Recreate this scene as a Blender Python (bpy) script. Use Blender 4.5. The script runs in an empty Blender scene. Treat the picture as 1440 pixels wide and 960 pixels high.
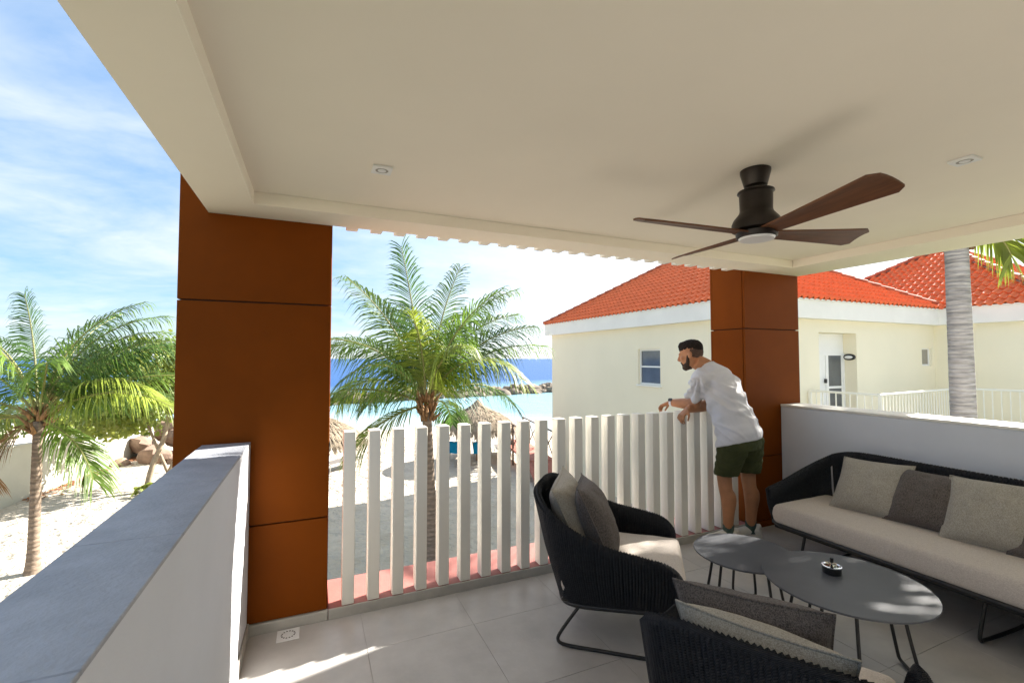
import bpy, math, random
from mathutils import Vector, Matrix, noise, Euler
random.seed(7)
R = math.radians
scene = bpy.context.scene
COL = scene.collection

# ------------------------------------------------------------------ camera, world, sun, exposure
YAW, PITCH, EYE = R(23.6), math.atan(24 / 640), 1.56
cam_d = bpy.data.cameras.new('camera'); cam = bpy.data.objects.new('camera', cam_d); COL.objects.link(cam)
cam_d.sensor_width = 36; cam_d.lens = 16.0; cam_d.clip_start = 0.05; cam_d.clip_end = 20000
cam.location = (0, 0, EYE)
cam.rotation_euler = (math.pi / 2 + PITCH, 0, -YAW)
scene.camera = cam
SUN_EL, SUN_AZ = R(33), R(13.6)            # azimuth measured from +X towards +Y (the sea)
sun_vec = Vector((math.cos(SUN_EL) * math.cos(SUN_AZ), math.cos(SUN_EL) * math.sin(SUN_AZ), math.sin(SUN_EL)))
sd = bpy.data.lights.new('sun', 'SUN'); sd.energy = 3.9; sd.angle = R(0.5); sd.color = (1.0, 0.95, 0.87)
sun = bpy.data.objects.new('sun', sd); COL.objects.link(sun)
sun.rotation_euler = sun_vec.to_track_quat('Z', 'Y').to_euler()
scene.view_settings.view_transform = 'Standard'; scene.view_settings.look = 'None'
scene.view_settings.gamma = 1.0; scene.view_settings.use_curve_mapping = False
scene.view_settings.exposure = 2.3
scene.render.engine = 'CYCLES'
scene.cycles.max_bounces = 10; scene.cycles.diffuse_bounces = 6; scene.cycles.transparent_max_bounces = 12
scene.cycles.use_denoising = True
scene.cycles.sample_clamp_indirect = 6.0

world = bpy.data.worlds.new('World'); scene.world = world; world.use_nodes = True
def build_world():
    nt = world.node_tree; n = nt.nodes; L = nt.links; n.clear()
    out = n.new('ShaderNodeOutputWorld'); bg = n.new('ShaderNodeBackground'); bg.inputs['Strength'].default_value = 0.115
    sky = n.new('ShaderNodeTexSky'); sky.sky_type = 'NISHITA'; sky.sun_disc = False
    sky.sun_elevation = SUN_EL; sky.sun_rotation = math.pi / 2 - SUN_AZ
    sky.air_density = 1.0; sky.dust_density = 0.15; sky.ozone_density = 2.2
    tc = n.new('ShaderNodeTexCoord')
    sep = n.new('ShaderNodeSeparateXYZ'); L.new(tc.outputs['Generated'], sep.inputs[0])
    # project the view direction on a cloud layer overhead: clouds flatten towards the horizon
    zz = n.new('ShaderNodeMath'); zz.operation = 'MAXIMUM'; zz.inputs[1].default_value = 0.0; L.new(sep.outputs[2], zz.inputs[0])
    za = n.new('ShaderNodeMath'); za.operation = 'ADD'; za.inputs[1].default_value = 0.16; L.new(zz.outputs[0], za.inputs[0])
    def div(o):
        d = n.new('ShaderNodeMath'); d.operation = 'DIVIDE'; L.new(o, d.inputs[0]); L.new(za.outputs[0], d.inputs[1]); return d.outputs[0]
    comb = n.new('ShaderNodeCombineXYZ'); L.new(div(sep.outputs[0]), comb.inputs[0]); L.new(div(sep.outputs[1]), comb.inputs[1])
    mp = n.new('ShaderNodeMapping'); mp.inputs['Location'].default_value = (3.1, 0.55, 0.0); mp.inputs['Rotation'].default_value = (0, 0, R(35)); mp.inputs['Scale'].default_value = (0.8, 1.0, 1)
    L.new(comb.outputs[0], mp.inputs[0])
    n1 = n.new('ShaderNodeTexNoise'); n1.inputs['Scale'].default_value = 1.25; n1.inputs['Detail'].default_value = 6.5; n1.inputs['Roughness'].default_value = 0.56; n1.inputs['Distortion'].default_value = 0.5
    L.new(mp.outputs[0], n1.inputs['Vector'])
    r1 = n.new('ShaderNodeMapRange'); r1.inputs['From Min'].default_value = 0.43; r1.inputs['From Max'].default_value = 0.72; r1.clamp = True
    L.new(n1.outputs['Fac'], r1.inputs['Value'])
    # thin high veil everywhere
    n2 = n.new('ShaderNodeTexNoise'); n2.inputs['Scale'].default_value = 3.2; n2.inputs['Detail'].default_value = 8; n2.inputs['Roughness'].default_value = 0.62
    L.new(mp.outputs[0], n2.inputs['Vector'])
    r2 = n.new('ShaderNodeMapRange'); r2.inputs['From Min'].default_value = 0.35; r2.inputs['From Max'].default_value = 0.8; r2.inputs['To Max'].default_value = 0.55; L.new(n2.outputs['Fac'], r2.inputs['Value'])
    mx = n.new('ShaderNodeMath'); mx.operation = 'MAXIMUM'; L.new(r1.outputs[0], mx.inputs[0]); L.new(r2.outputs[0], mx.inputs[1])
    # the air brightens towards the sun
    nor = n.new('ShaderNodeVectorMath'); nor.operation = 'NORMALIZE'; L.new(tc.outputs['Generated'], nor.inputs[0])
    dot = n.new('ShaderNodeVectorMath'); dot.operation = 'DOT_PRODUCT'; dot.inputs[1].default_value = sun_vec; L.new(nor.outputs[0], dot.inputs[0])
    gl = n.new('ShaderNodeMapRange'); gl.inputs['From Min'].default_value = 0.30; gl.inputs['From Max'].default_value = 0.95; gl.inputs['To Max'].default_value = 0.8
    L.new(dot.outputs['Value'], gl.inputs['Value'])
    sc = n.new('ShaderNodeMath'); sc.operation = 'MULTIPLY'; sc.inputs[1].default_value = 0.9; L.new(mx.outputs[0], sc.inputs[0])
    hs = n.new('ShaderNodeHueSaturation'); hs.inputs['Saturation'].default_value = 1.2; hs.inputs['Value'].default_value = 0.46; L.new(sky.outputs[0], hs.inputs['Color'])
    pb = n.new('ShaderNodeMix'); pb.data_type = 'RGBA'; pb.inputs[0].default_value = 0.65; L.new(hs.outputs[0], pb.inputs[6]); pb.inputs[7].default_value = (0.72, 1.15, 1.80, 1)
    mix = n.new('ShaderNodeMix'); mix.data_type = 'RGBA'
    L.new(sc.outputs[0], mix.inputs[0]); L.new(pb.outputs[2], mix.inputs[6]); mix.inputs[7].default_value = (1.95, 2.05, 2.12, 1)
    mg = n.new('ShaderNodeMix'); mg.data_type = 'RGBA'; L.new(gl.outputs[0], mg.inputs[0]); L.new(mix.outputs[2], mg.inputs[6]); mg.inputs[7].default_value = (3.0, 3.0, 2.9, 1)
    L.new(mg.outputs[2], bg.inputs['Color']); L.new(bg.outputs[0], out.inputs[0])
build_world()

# ------------------------------------------------------------------ materials
def mat(name, col, rough=0.6, var=0.10, vscale=4.0, bump=0.0, bscale=60.0, metal=0.0, spec=0.5, coord='Object', stretch=(1, 1, 1),
        col2=None, translucent=0.0, detail=6, wave=None, sheen=0.0, coat=0.0):
    m = bpy.data.materials.new(name); m.use_nodes = True
    nt = m.node_tree; n = nt.nodes; L = nt.links
    b = n['Principled BSDF']; out = n['Material Output']
    b.inputs['Roughness'].default_value = rough; b.inputs['Metallic'].default_value = metal; b.inputs['Specular IOR Level'].default_value = spec
    if sheen: b.inputs['Sheen Weight'].default_value = sheen
    if coat: b.inputs['Coat Weight'].default_value = coat; b.inputs['Coat Roughness'].default_value = 0.25
    if coord == 'World':
        g = n.new('ShaderNodeNewGeometry'); src = g.outputs['Position']
    else:
        g = n.new('ShaderNodeTexCoord'); src = g.outputs[coord]
    mp = n.new('ShaderNodeMapping'); mp.inputs['Scale'].default_value = stretch; L.new(src, mp.inputs[0])
    nz = n.new('ShaderNodeTexNoise'); nz.inputs['Scale'].default_value = vscale; nz.inputs['Detail'].default_value = detail; nz.inputs['Roughness'].default_value = 0.6
    L.new(mp.outputs[0], nz.inputs['Vector'])
    c1 = tuple(max(0, c * (1 - var)) for c in col); c2 = col2 if col2 else tuple(min(1, c * (1 + var)) for c in col)
    mr = n.new('ShaderNodeMapRange'); mr.inputs['From Min'].default_value = 0.3; mr.inputs['From Max'].default_value = 0.7; L.new(nz.outputs['Fac'], mr.inputs['Value'])
    mx = n.new('ShaderNodeMix'); mx.data_type = 'RGBA'; mx.inputs[6].default_value = (*c1, 1); mx.inputs[7].default_value = (*c2, 1)
    L.new(mr.outputs[0], mx.inputs[0]); colout = mx.outputs[2]
    hsrc = None
    if wave:      # (scale, direction, amount): woven / ringed relief
        w = n.new('ShaderNodeTexWave'); w.inputs['Scale'].default_value = wave[0]; w.bands_direction = wave[1]; w.inputs['Distortion'].default_value = wave[3] if len(wave) > 3 else 2.0
        w.inputs['Detail'].default_value = 3; L.new(mp.outputs[0], w.inputs['Vector'])
        hsrc = w.outputs['Fac']
        mw = n.new('ShaderNodeMix'); mw.data_type = 'RGBA'; mw.blend_type = 'MULTIPLY'; mw.inputs[0].default_value = wave[2]
        L.new(colout, mw.inputs[6]); L.new(w.outputs['Color'], mw.inputs[7]); colout = mw.outputs[2]
    L.new(colout, b.inputs['Base Color'])
    if bump:
        nb = n.new('ShaderNodeTexNoise'); nb.inputs['Scale'].default_value = bscale; nb.inputs['Detail'].default_value = 4
        L.new(mp.outputs[0], nb.inputs['Vector'])
        bp = n.new('ShaderNodeBump'); bp.inputs['Strength'].default_value = bump; bp.inputs['Distance'].default_value = 0.01
        h = nb.outputs['Fac']
        if hsrc:
            ad = n.new('ShaderNodeMath'); ad.operation = 'ADD'; L.new(h, ad.inputs[0]); L.new(hsrc, ad.inputs[1]); h = ad.outputs[0]
        L.new(h, bp.inputs['Height']); L.new(bp.outputs[0], b.inputs['Normal'])
    if translucent:
        tr = n.new('ShaderNodeBsdfTranslucent'); L.new(colout, tr.inputs['Color'])
        ms = n.new('ShaderNodeMixShader'); ms.inputs[0].default_value = translucent
        L.new(b.outputs[0], ms.inputs[1]); L.new(tr.outputs[0], ms.inputs[2]); L.new(ms.outputs[0], out.inputs['Surface'])
    return m

def fabric(name, dark, light, scale=260):
    m = bpy.data.materials.new(name); m.use_nodes = True
    nt = m.node_tree; n = nt.nodes; L = nt.links; b = n['Principled BSDF']
    b.inputs['Roughness'].default_value = 0.95; b.inputs['Specular IOR Level'].default_value = 0.15; b.inputs['Sheen Weight'].default_value = 0.15
    tc = n.new('ShaderNodeTexCoord')
    mp = n.new('ShaderNodeMapping'); mp.inputs['Scale'].default_value = (1, 0.55, 1); L.new(tc.outputs['Object'], mp.inputs[0])
    v = n.new('ShaderNodeTexVoronoi'); v.inputs['Scale'].default_value = scale; v.inputs['Randomness'].default_value = 0.7; L.new(mp.outputs[0], v.inputs['Vector'])
    nz = n.new('ShaderNodeTexNoise'); nz.inputs['Scale'].default_value = scale * 0.35; nz.inputs['Detail'].default_value = 5; L.new(tc.outputs['Object'], nz.inputs['Vector'])
    sp = n.new('ShaderNodeSeparateColor'); L.new(v.outputs['Color'], sp.inputs[0])
    av = n.new('ShaderNodeMath'); av.operation = 'ADD'; L.new(sp.outputs[0], av.inputs[0]); L.new(nz.outputs['Fac'], av.inputs[1])
    mr = n.new('ShaderNodeMapRange'); mr.inputs['From Min'].default_value = 0.45; mr.inputs['From Max'].default_value = 1.35; L.new(av.outputs[0], mr.inputs['Value'])
    mx = n.new('ShaderNodeMix'); mx.data_type = 'RGBA'; mx.inputs[6].default_value = (*dark, 1); mx.inputs[7].default_value = (*light, 1); L.new(mr.outputs[0], mx.inputs[0])
    L.new(mx.outputs[2], b.inputs['Base Color'])
    bp = n.new('ShaderNodeBump'); bp.inputs['Strength'].default_value = 0.5; bp.inputs['Distance'].default_value = 0.004; bp.invert = True
    L.new(v.outputs['Distance'], bp.inputs['Height']); L.new(bp.outputs[0], b.inputs['Normal'])
    return m

M = {}
M['white'] = mat('white_wall_paint', (0.70, 0.715, 0.75), 0.75, 0.03, 2.0, 0.12, 180, spec=0.3)
M['soffit'] = mat('ceiling_paint', (0.88, 0.815, 0.70), 0.8, 0.025, 1.1, 0.05, 5, spec=0.2)
M['fin'] = mat('fin_paint', (0.82, 0.785, 0.70), 0.5, 0.02, 3.0, 0.03, 120, spec=0.4)
M['coping'] = mat('coping_stone', (0.36, 0.375, 0.41), 0.55, 0.16, 7.0, 0.35, 70, spec=0.45)
M['tile'] = mat('floor_porcelain', (0.46, 0.44, 0.42), 0.36, 0.14, 3.5, 0.08, 40, spec=0.5, coord='World')
M['grout'] = mat('grout', (0.42, 0.40, 0.38), 0.9, 0.1, 20)
M['kerb'] = mat('kerb_stone', (0.42, 0.40, 0.36), 0.6, 0.12, 8, 0.2, 60)
M['rust'] = mat('rust_panel', (0.172, 0.041, 0.003), 0.55, 0.10, 2.2, 0.05, 140, spec=0.06)
M['joint'] = mat('dark_joint', (0.02, 0.012, 0.01), 0.8, 0.1, 20)
M['redpaint'] = mat('red_roof_paint', (0.33, 0.125, 0.105), 0.7, 0.12, 6, 0.15, 60)
M['black'] = mat('black_metal', (0.012, 0.012, 0.013), 0.4, 0.1, 20, spec=0.5)
M['rope'] = mat('dark_rope', (0.036, 0.038, 0.044), 0.75, 0.3, 60, 0.6, 300, spec=0.25, wave=(90, 'DIAGONAL', 0.5))
M['seat'] = fabric('seat_canvas', (0.52, 0.45, 0.39), (0.66, 0.59, 0.52), 420)
M['pillow_light'] = fabric('light_weave', (0.29, 0.265, 0.215), (0.47, 0.43, 0.36), 420)
M['pillow_dark'] = fabric('dark_weave', (0.065, 0.054, 0.047), (0.175, 0.148, 0.13), 420)
M['table'] = mat('table_top', (0.085, 0.09, 0.102), 0.45, 0.08, 8, 0.05, 200, spec=0.45)
M['chrome'] = mat('chrome', (0.75, 0.75, 0.77), 0.12, 0.03, 10, metal=1.0)
M['bronze'] = mat('fan_bronze', (0.022, 0.016, 0.013), 0.35, 0.2, 20, metal=0.4)
M['walnut'] = mat('fan_walnut', (0.12, 0.045, 0.017), 0.45, 0.35, 9, 0.06, 60, stretch=(0.6, 7, 7))
M['diffuser'] = mat('lamp_diffuser', (0.75, 0.75, 0.75), 0.4, 0.02, 5)
M['cream'] = mat('cream_render', (0.82, 0.765, 0.60), 0.85, 0.025, 0.7, 0.12, 90, spec=0.2, stretch=(1, 1, 0.8))
M['cornice'] = mat('white_cornice', (0.80, 0.79, 0.75), 0.75, 0.04, 1.5, 0.08, 60, spec=0.2)
M['rail'] = mat('rail_paint', (0.78, 0.76, 0.68), 0.55, 0.04, 4)
M['rooftile'] = mat('clay_tile', (0.70, 0.15, 0.042), 0.6, 0.13, 3.5, 0.15, 50, coord='World', spec=0.3)
M['ridge'] = mat('ridge_tile', (0.46, 0.11, 0.045), 0.75, 0.3, 3.5, 0.2, 40, coord='World')
M['mortar'] = mat('mortar', (0.36, 0.21, 0.15), 0.9, 0.2, 8, 0.3, 40)
M['glass'] = mat('window_glass', (0.09, 0.10, 0.11), 0.06, 0.25, 1.5, spec=0.8, coord='World')
M['winwhite'] = mat('white_window_frame', (0.8, 0.8, 0.78), 0.45, 0.02, 5)
M['blind'] = mat('window_blind', (0.30, 0.28, 0.24), 0.5, 0.1, 6)
M['added_lawn'] = mat('added_grass', (0.075, 0.10, 0.03), 0.9, 0.4, 3.0, 0.6, 40, coord='World', spec=0.1)
M['sand'] = None; M['water'] = None
M['beachwall'] = mat('beach_wall_render', (0.52, 0.515, 0.45), 0.85, 0.08, 0.8, 0.15, 30, spec=0.2)
M['rock'] = mat('tan_rock', (0.22, 0.145, 0.105), 0.85, 0.4, 2.2, 0.8, 12, coord='World')
M['bwrock'] = mat('breakwater_rock', (0.20, 0.16, 0.12), 0.9, 0.4, 0.9, 0.8, 4, coord='World')
M['bark'] = mat('palm_bark', (0.26, 0.195, 0.145), 0.9, 0.4, 7, 0.8, 22, stretch=(1, 1, 3), wave=(0.9, 'Z', 0.3, 8.0))
M['bark2'] = mat('grey_palm_bark', (0.36, 0.33, 0.31), 0.9, 0.42, 5, 0.9, 9, stretch=(1, 1, 7), wave=(0.75, 'Z', 0.16, 9.0))
M['branch'] = mat('pale_branch', (0.36, 0.28, 0.20), 0.9, 0.25, 6, 0.5, 25)
M['sheath'] = mat('palm_sheath', (0.26, 0.14, 0.06), 0.9, 0.45, 9, 0.8, 40, stretch=(3, 3, 0.6))
M['leafA'] = mat('frond_mid', (0.13, 0.215, 0.03), 0.42, 0.4, 1.8, translucent=0.45, coord='World', spec=0.5)
M['leafB'] = mat('frond_dark', (0.075, 0.15, 0.026), 0.40, 0.4, 1.8, translucent=0.38, coord='World', spec=0.55)
M['leafC'] = mat('frond_yellow', (0.25, 0.31, 0.04), 0.45, 0.3, 1.4, translucent=0.38, coord='World', spec=0.45)
M['leafD'] = mat('frond_dry', (0.26, 0.15, 0.07), 0.85, 0.4, 2.0, translucent=0.2, coord='World', spec=0.2)
M['rachis'] = mat('frond_rib', (0.24, 0.23, 0.07), 0.6, 0.2, 5)
M['grape'] = mat('sea_grape_leaf', (0.17, 0.27, 0.035), 0.4, 0.45, 0.9, translucent=0.42, coord='World', spec=0.5, col2=(0.33, 0.36, 0.07))
M['thatch'] = mat('dry_thatch', (0.30, 0.235, 0.165), 0.95, 0.4, 5, 0.7, 40, stretch=(1, 1, 0.35))
M['wood'] = mat('weathered_pole', (0.28, 0.19, 0.12), 0.85, 0.25, 8, 0.3, 40, stretch=(1, 1, 0.2))
M['bridge'] = mat('red_deck', (0.38, 0.14, 0.10), 0.8, 0.2, 6)
M['bridgerail'] = mat('dark_rail_wood', (0.12, 0.085, 0.065), 0.8, 0.2, 6)
M['sling'] = mat('lounger_sling', (0.16, 0.14, 0.125), 0.8, 0.15, 20)
M['slingframe'] = mat('lounger_frame', (0.42, 0.40, 0.37), 0.5, 0.1, 10)
M['towel'] = mat('turquoise_towel', (0.0, 0.27, 0.52), 0.95, 0.12, 14, 0.6, 150)
M['litter'] = mat('dry_leaf_litter', (0.34, 0.15, 0.07), 0.9, 0.4, 6)
M['skin'] = mat('tanned_skin', (0.44, 0.20, 0.095), 0.5, 0.12, 14, 0.08, 90, spec=0.4)
M['hair'] = mat('short_dark_hair', (0.024, 0.017, 0.014), 0.85, 0.5, 60, 1.0, 220, spec=0.2)
M['fade'] = mat('cropped_side_hair', (0.085, 0.046, 0.03), 0.8, 0.35, 60, 0.8, 240)
M['beard'] = mat('brown_beard', (0.050, 0.026, 0.014), 0.75, 0.4, 80, 1.0, 260)
M['shirt'] = mat('white_cotton', (0.66, 0.65, 0.67), 0.85, 0.03, 6, 0.2, 140, spec=0.2)
M['shorts'] = mat('olive_cotton', (0.060, 0.068, 0.026), 0.85, 0.18, 9, 0.35, 160, spec=0.2)
M['sock'] = mat('teal_sock', (0.06, 0.10, 0.085), 0.95, 0.2, 30)
M['shoe'] = mat('white_sneaker', (0.68, 0.66, 0.60), 0.6, 0.08, 12, 0.15, 60)
M['sole'] = mat('sneaker_sole', (0.72, 0.70, 0.64), 0.6, 0.04, 10)
M['watchband'] = mat('pale_watch_strap', (0.70, 0.70, 0.74), 0.5, 0.03, 10)
M['eye'] = mat('eye_white', (0.7, 0.68, 0.65), 0.2, 0.02, 10)

# ------------------------------------------------------------------ geometry helpers
class MB:
    """vertex and face lists that become one mesh"""
    def __init__(s): s.v = []; s.f = []; s.mi = []; s.cur = 0
    def add(s, vs, fs):
        o = len(s.v); s.v += [tuple(p) for p in vs]; s.f += [tuple(i + o for i in f) for f in fs]; s.mi += [s.cur] * len(fs); return s
    def box(s, a, b, bev=0.0):
        x0, y0, z0 = a; x1, y1, z1 = b
        if bev <= 0:
            return s.add([(x0, y0, z0), (x1, y0, z0), (x1, y1, z0), (x0, y1, z0), (x0, y0, z1), (x1, y0, z1), (x1, y1, z1), (x0, y1, z1)],
                         [(0, 3, 2, 1), (4, 5, 6, 7), (0, 1, 5, 4), (1, 2, 6, 5), (2, 3, 7, 6), (3, 0, 4, 7)])
        c = [(x0 + x1) / 2, (y0 + y1) / 2, (z0 + z1) / 2]; h = [(x1 - x0) / 2, (y1 - y0) / 2, (z1 - z0) / 2]
        bev = min(bev, min(h) * 0.95); vs = []; idx = {}
        for sx in (-1, 1):
            for sy in (-1, 1):
                for sz in (-1, 1):
                    for ax in range(3):
                        p = [sx * (h[0] - bev), sy * (h[1] - bev), sz * (h[2] - bev)]; p[ax] += (sx, sy, sz)[ax] * bev
                        idx[sx, sy, sz, ax] = len(vs); vs.append((c[0] + p[0], c[1] + p[1], c[2] + p[2]))
        fs = []
        for ax in range(3):
            o = [i for i in range(3) if i != ax]
            for sg in (-1, 1):
                q = []
                for (a1, b1) in ((-1, -1), (1, -1), (1, 1), (-1, 1)):
                    k = [0, 0, 0]; k[ax] = sg; k[o[0]] = a1; k[o[1]] = b1; q.append(idx[k[0], k[1], k[2], ax])
                fs.append(tuple(q))
        for ax in range(3):
            o = [i for i in range(3) if i != ax]
            for a1 in (-1, 1):
                for b1 in (-1, 1):
                    k1 = [0, 0, 0]; k2 = [0, 0, 0]
                    k1[ax] = -1; k2[ax] = 1
                    for k in (k1, k2): k[o[0]] = a1; k[o[1]] = b1
                    fs.append((idx[(*k1, o[0])], idx[(*k2, o[0])], idx[(*k2, o[1])], idx[(*k1, o[1])]))
        for sx in (-1, 1):
            for sy in (-1, 1):
                for sz in (-1, 1): fs.append(tuple(idx[sx, sy, sz, a] for a in range(3)))
        return s.add(vs, fs)
    def tube(s, pts, rad, n=8, caps=True):
        pts = [Vector(p) for p in pts]; m = len(pts)
        rr = rad if isinstance(rad, (list, tuple)) else [rad] * m
        vs = []; fs = []; ref = None
        for i, p in enumerate(pts):
            t = (pts[min(i + 1, m - 1)] - pts[max(i - 1, 0)])
            t = t.normalized() if t.length > 1e-9 else Vector((0, 0, 1))
            if ref is None:
                ref = Vector((0, 0, 1)) if abs(t.z) < 0.9 else Vector((1, 0, 0))
                ref = (ref - t * ref.dot(t)).normalized()
            else:
                q = ref - t * ref.dot(t)
                if q.length > 1e-6: ref = q.normalized()
            w = t.cross(ref)
            for k in range(n):
                a = 2 * math.pi * k / n
                vs.append(p + (ref * math.cos(a) + w * math.sin(a)) * rr[i])
        for i in range(m - 1):
            for k in range(n):
                fs.append((i * n + k, i * n + (k + 1) % n, (i + 1) * n + (k + 1) % n, (i + 1) * n + k))
        if caps: fs += [tuple(range(n - 1, -1, -1)), tuple(range((m - 1) * n, m * n))]
        return s.add(vs, fs)
    def loft(s, rings, n=16, caps=True):
        """rings: (centre, half vector u, half vector v[, power])"""
        vs = []; fs = []; m = len(rings)
        for rg in rings:
            c, u, v = Vector(rg[0]), Vector(rg[1]), Vector(rg[2]); pw = rg[3] if len(rg) > 3 else 1.0
            for k in range(n):
                a = 2 * math.pi * k / n; ca, sa = math.cos(a), math.sin(a)
                ca = math.copysign(abs(ca) ** pw, ca); sa = math.copysign(abs(sa) ** pw, sa)
                vs.append(c + u * ca + v * sa)
        for i in range(m - 1):
            for k in range(n): fs.append((i * n + k, i * n + (k + 1) % n, (i + 1) * n + (k + 1) % n, (i + 1) * n + k))
        if caps: fs += [tuple(range(n - 1, -1, -1)), tuple(range((m - 1) * n, m * n))]
        return s.add(vs, fs)
    def lathe(s, prof, c=(0, 0, 0), n=32):
        c = Vector(c); return s.loft([((c.x, c.y, c.z + z), (r, 0, 0), (0, r, 0)) for r, z in prof], n)
    def ball(s, c, r, n=12, m=8, rot=None):
        r = r if isinstance(r, (list, tuple)) else (r, r, r); c = Vector(c); vs = []; fs = []
        for i in range(1, m):
            th = math.pi * i / m
            for k in range(n):
                a = 2 * math.pi * k / n
                p = Vector((r[0] * math.sin(th) * math.cos(a), r[1] * math.sin(th) * math.sin(a), r[2] * math.cos(th)))
                if rot is not None: p = rot @ p
                vs.append(c + p)
        t = Vector((0, 0, r[2])); 
        if rot is not None: t = rot @ t
        a0 = len(vs); vs += [c + t, c - t]
        for i in range(m - 2):
            for k in range(n): fs.append((i * n + k, (i + 1) * n + k, (i + 1) * n + (k + 1) % n, i * n + (k + 1) % n))
        for k in range(n):
            fs.append((a0, k, (k + 1) % n)); fs.append((a0 + 1, (m - 2) * n + (k + 1) % n, (m - 2) * n + k))
        return s.add(vs, fs)
    def mesh(s, name, mats, smooth=False):
        me = bpy.data.meshes.new(name); me.from_pydata(s.v, [], s.f)
        for m in (mats if isinstance(mats, (list, tuple)) else [mats]): me.materials.append(m)
        if any(s.mi): me.polygons.foreach_set('material_index', s.mi)
        if smooth: me.polygons.foreach_set('use_smooth', [True] * len(me.polygons))
        me.update(); return me
    def build(s, name, mats, parent=None, smooth=False, loc=None, auto=None):
        me = s.mesh(name, mats, smooth)
        if auto is not None:
            me.polygons.foreach_set('use_smooth', [True] * len(me.polygons)); me.set_sharp_from_angle(angle=R(auto))
        return link(name, me, parent, loc)

def link(name, me, parent=None, loc=None, rot=None):
    o = bpy.data.objects.new(name, me); COL.objects.link(o)
    if parent is not None: o.parent = parent
    if loc is not None: o.location = loc
    if rot is not None: o.rotation_euler = rot
    return o
def tag(o, label=None, cat=None, group=None, kind=None):
    if label: o['label'] = label
    if cat: o['category'] = cat
    if group: o['group'] = group
    if kind: o['kind'] = kind
    return o
def thing(name, label, cat, loc=(0, 0, 0), rz=0.0, group=None):
    o = bpy.data.objects.new(name, None); COL.objects.link(o); o.location = loc; o.rotation_euler = (0, 0, rz); o.empty_display_size = 0.2
    return tag(o, label, cat, group)
def struct(o): o['kind'] = 'structure'; return o
def copy_tree(o, parent=None):
    c = o.copy(); COL.objects.link(c)
    if parent is not None: c.parent = parent
    for ch in list(o.children): copy_tree(ch, c)
    return c
def catmull(P, n):
    P = [Vector(p) for p in P]; out = []; m = len(P) - 1
    for i in range(n):
        t = i / (n - 1) * m; k = min(int(t), m - 1); u = t - k
        a, b, c, d = P[max(k - 1, 0)], P[k], P[k + 1], P[min(k + 2, m)]
        out.append(0.5 * ((2 * b) + (c - a) * u + (2 * a - 5 * b + 4 * c - d) * u * u + (3 * b - a - 3 * c + d) * u ** 3))
    return out
def remeshed(mb, name, mats, voxel, smooth_iter=4, parent=None, disp=None):
    me = mb.mesh('raw', mats, True); o = bpy.data.objects.new('raw', me); COL.objects.link(o)
    md = o.modifiers.new('r', 'REMESH'); md.mode = 'VOXEL'; md.voxel_size = voxel; md.use_smooth_shade = True
    if smooth_iter:
        ms = o.modifiers.new('s', 'SMOOTH'); ms.iterations = smooth_iter; ms.factor = 0.5
    dg = bpy.context.evaluated_depsgraph_get()
    nm = bpy.data.meshes.new_from_object(o.evaluated_get(dg)); bpy.data.objects.remove(o)
    nm.name = name
    if len(nm.materials) == 0:
        for m in (mats if isinstance(mats, (list, tuple)) else [mats]): nm.materials.append(m)
    if disp:
        ns = [v.normal.copy() for v in nm.vertices]
        for v, nn in zip(nm.vertices, ns): v.co += nn * disp(v.co, nn)
    nm.polygons.foreach_set('use_smooth', [True] * len(nm.polygons)); nm.update()
    return link(name, nm, parent)

# ------------------------------------------------------------------ THE SETTING: ground, sea, terrace
SAND_Z, SEA_Z = -3.0, -3.6
def shore(x, y): return 0.478 * x + 0.878 * y
def ground_z(x, y):
    s = shore(x, y)
    if s < 23: z = SAND_Z
    elif s < 40: z = SAND_Z - (s - 23) * 0.066
    else: z = max(-9.0, SAND_Z - 1.12 - (s - 40) * 0.05)
    if s < 31 and abs(x) < 40:
        z += 0.05 * noise.noise(Vector((x * 0.35, y * 0.35, 2.1))) + 0.018 * noise.noise(Vector((x * 1.6, y * 1.6, 5.0)))
    return z
def axis(fine0, fine1, step, far):
    a = []; x = fine0
    while x <= fine1: a.append(x); x += step
    k = step; lo = [fine0]; hi = [a[-1]]
    while hi[-1] < far: k *= 1.5; hi.append(hi[-1] + k)
    k = step
    while lo[-1] > -far: k *= 1.5; lo.append(lo[-1] - k)
    return lo[::-1][:-1] + a + hi[1:]
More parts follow.
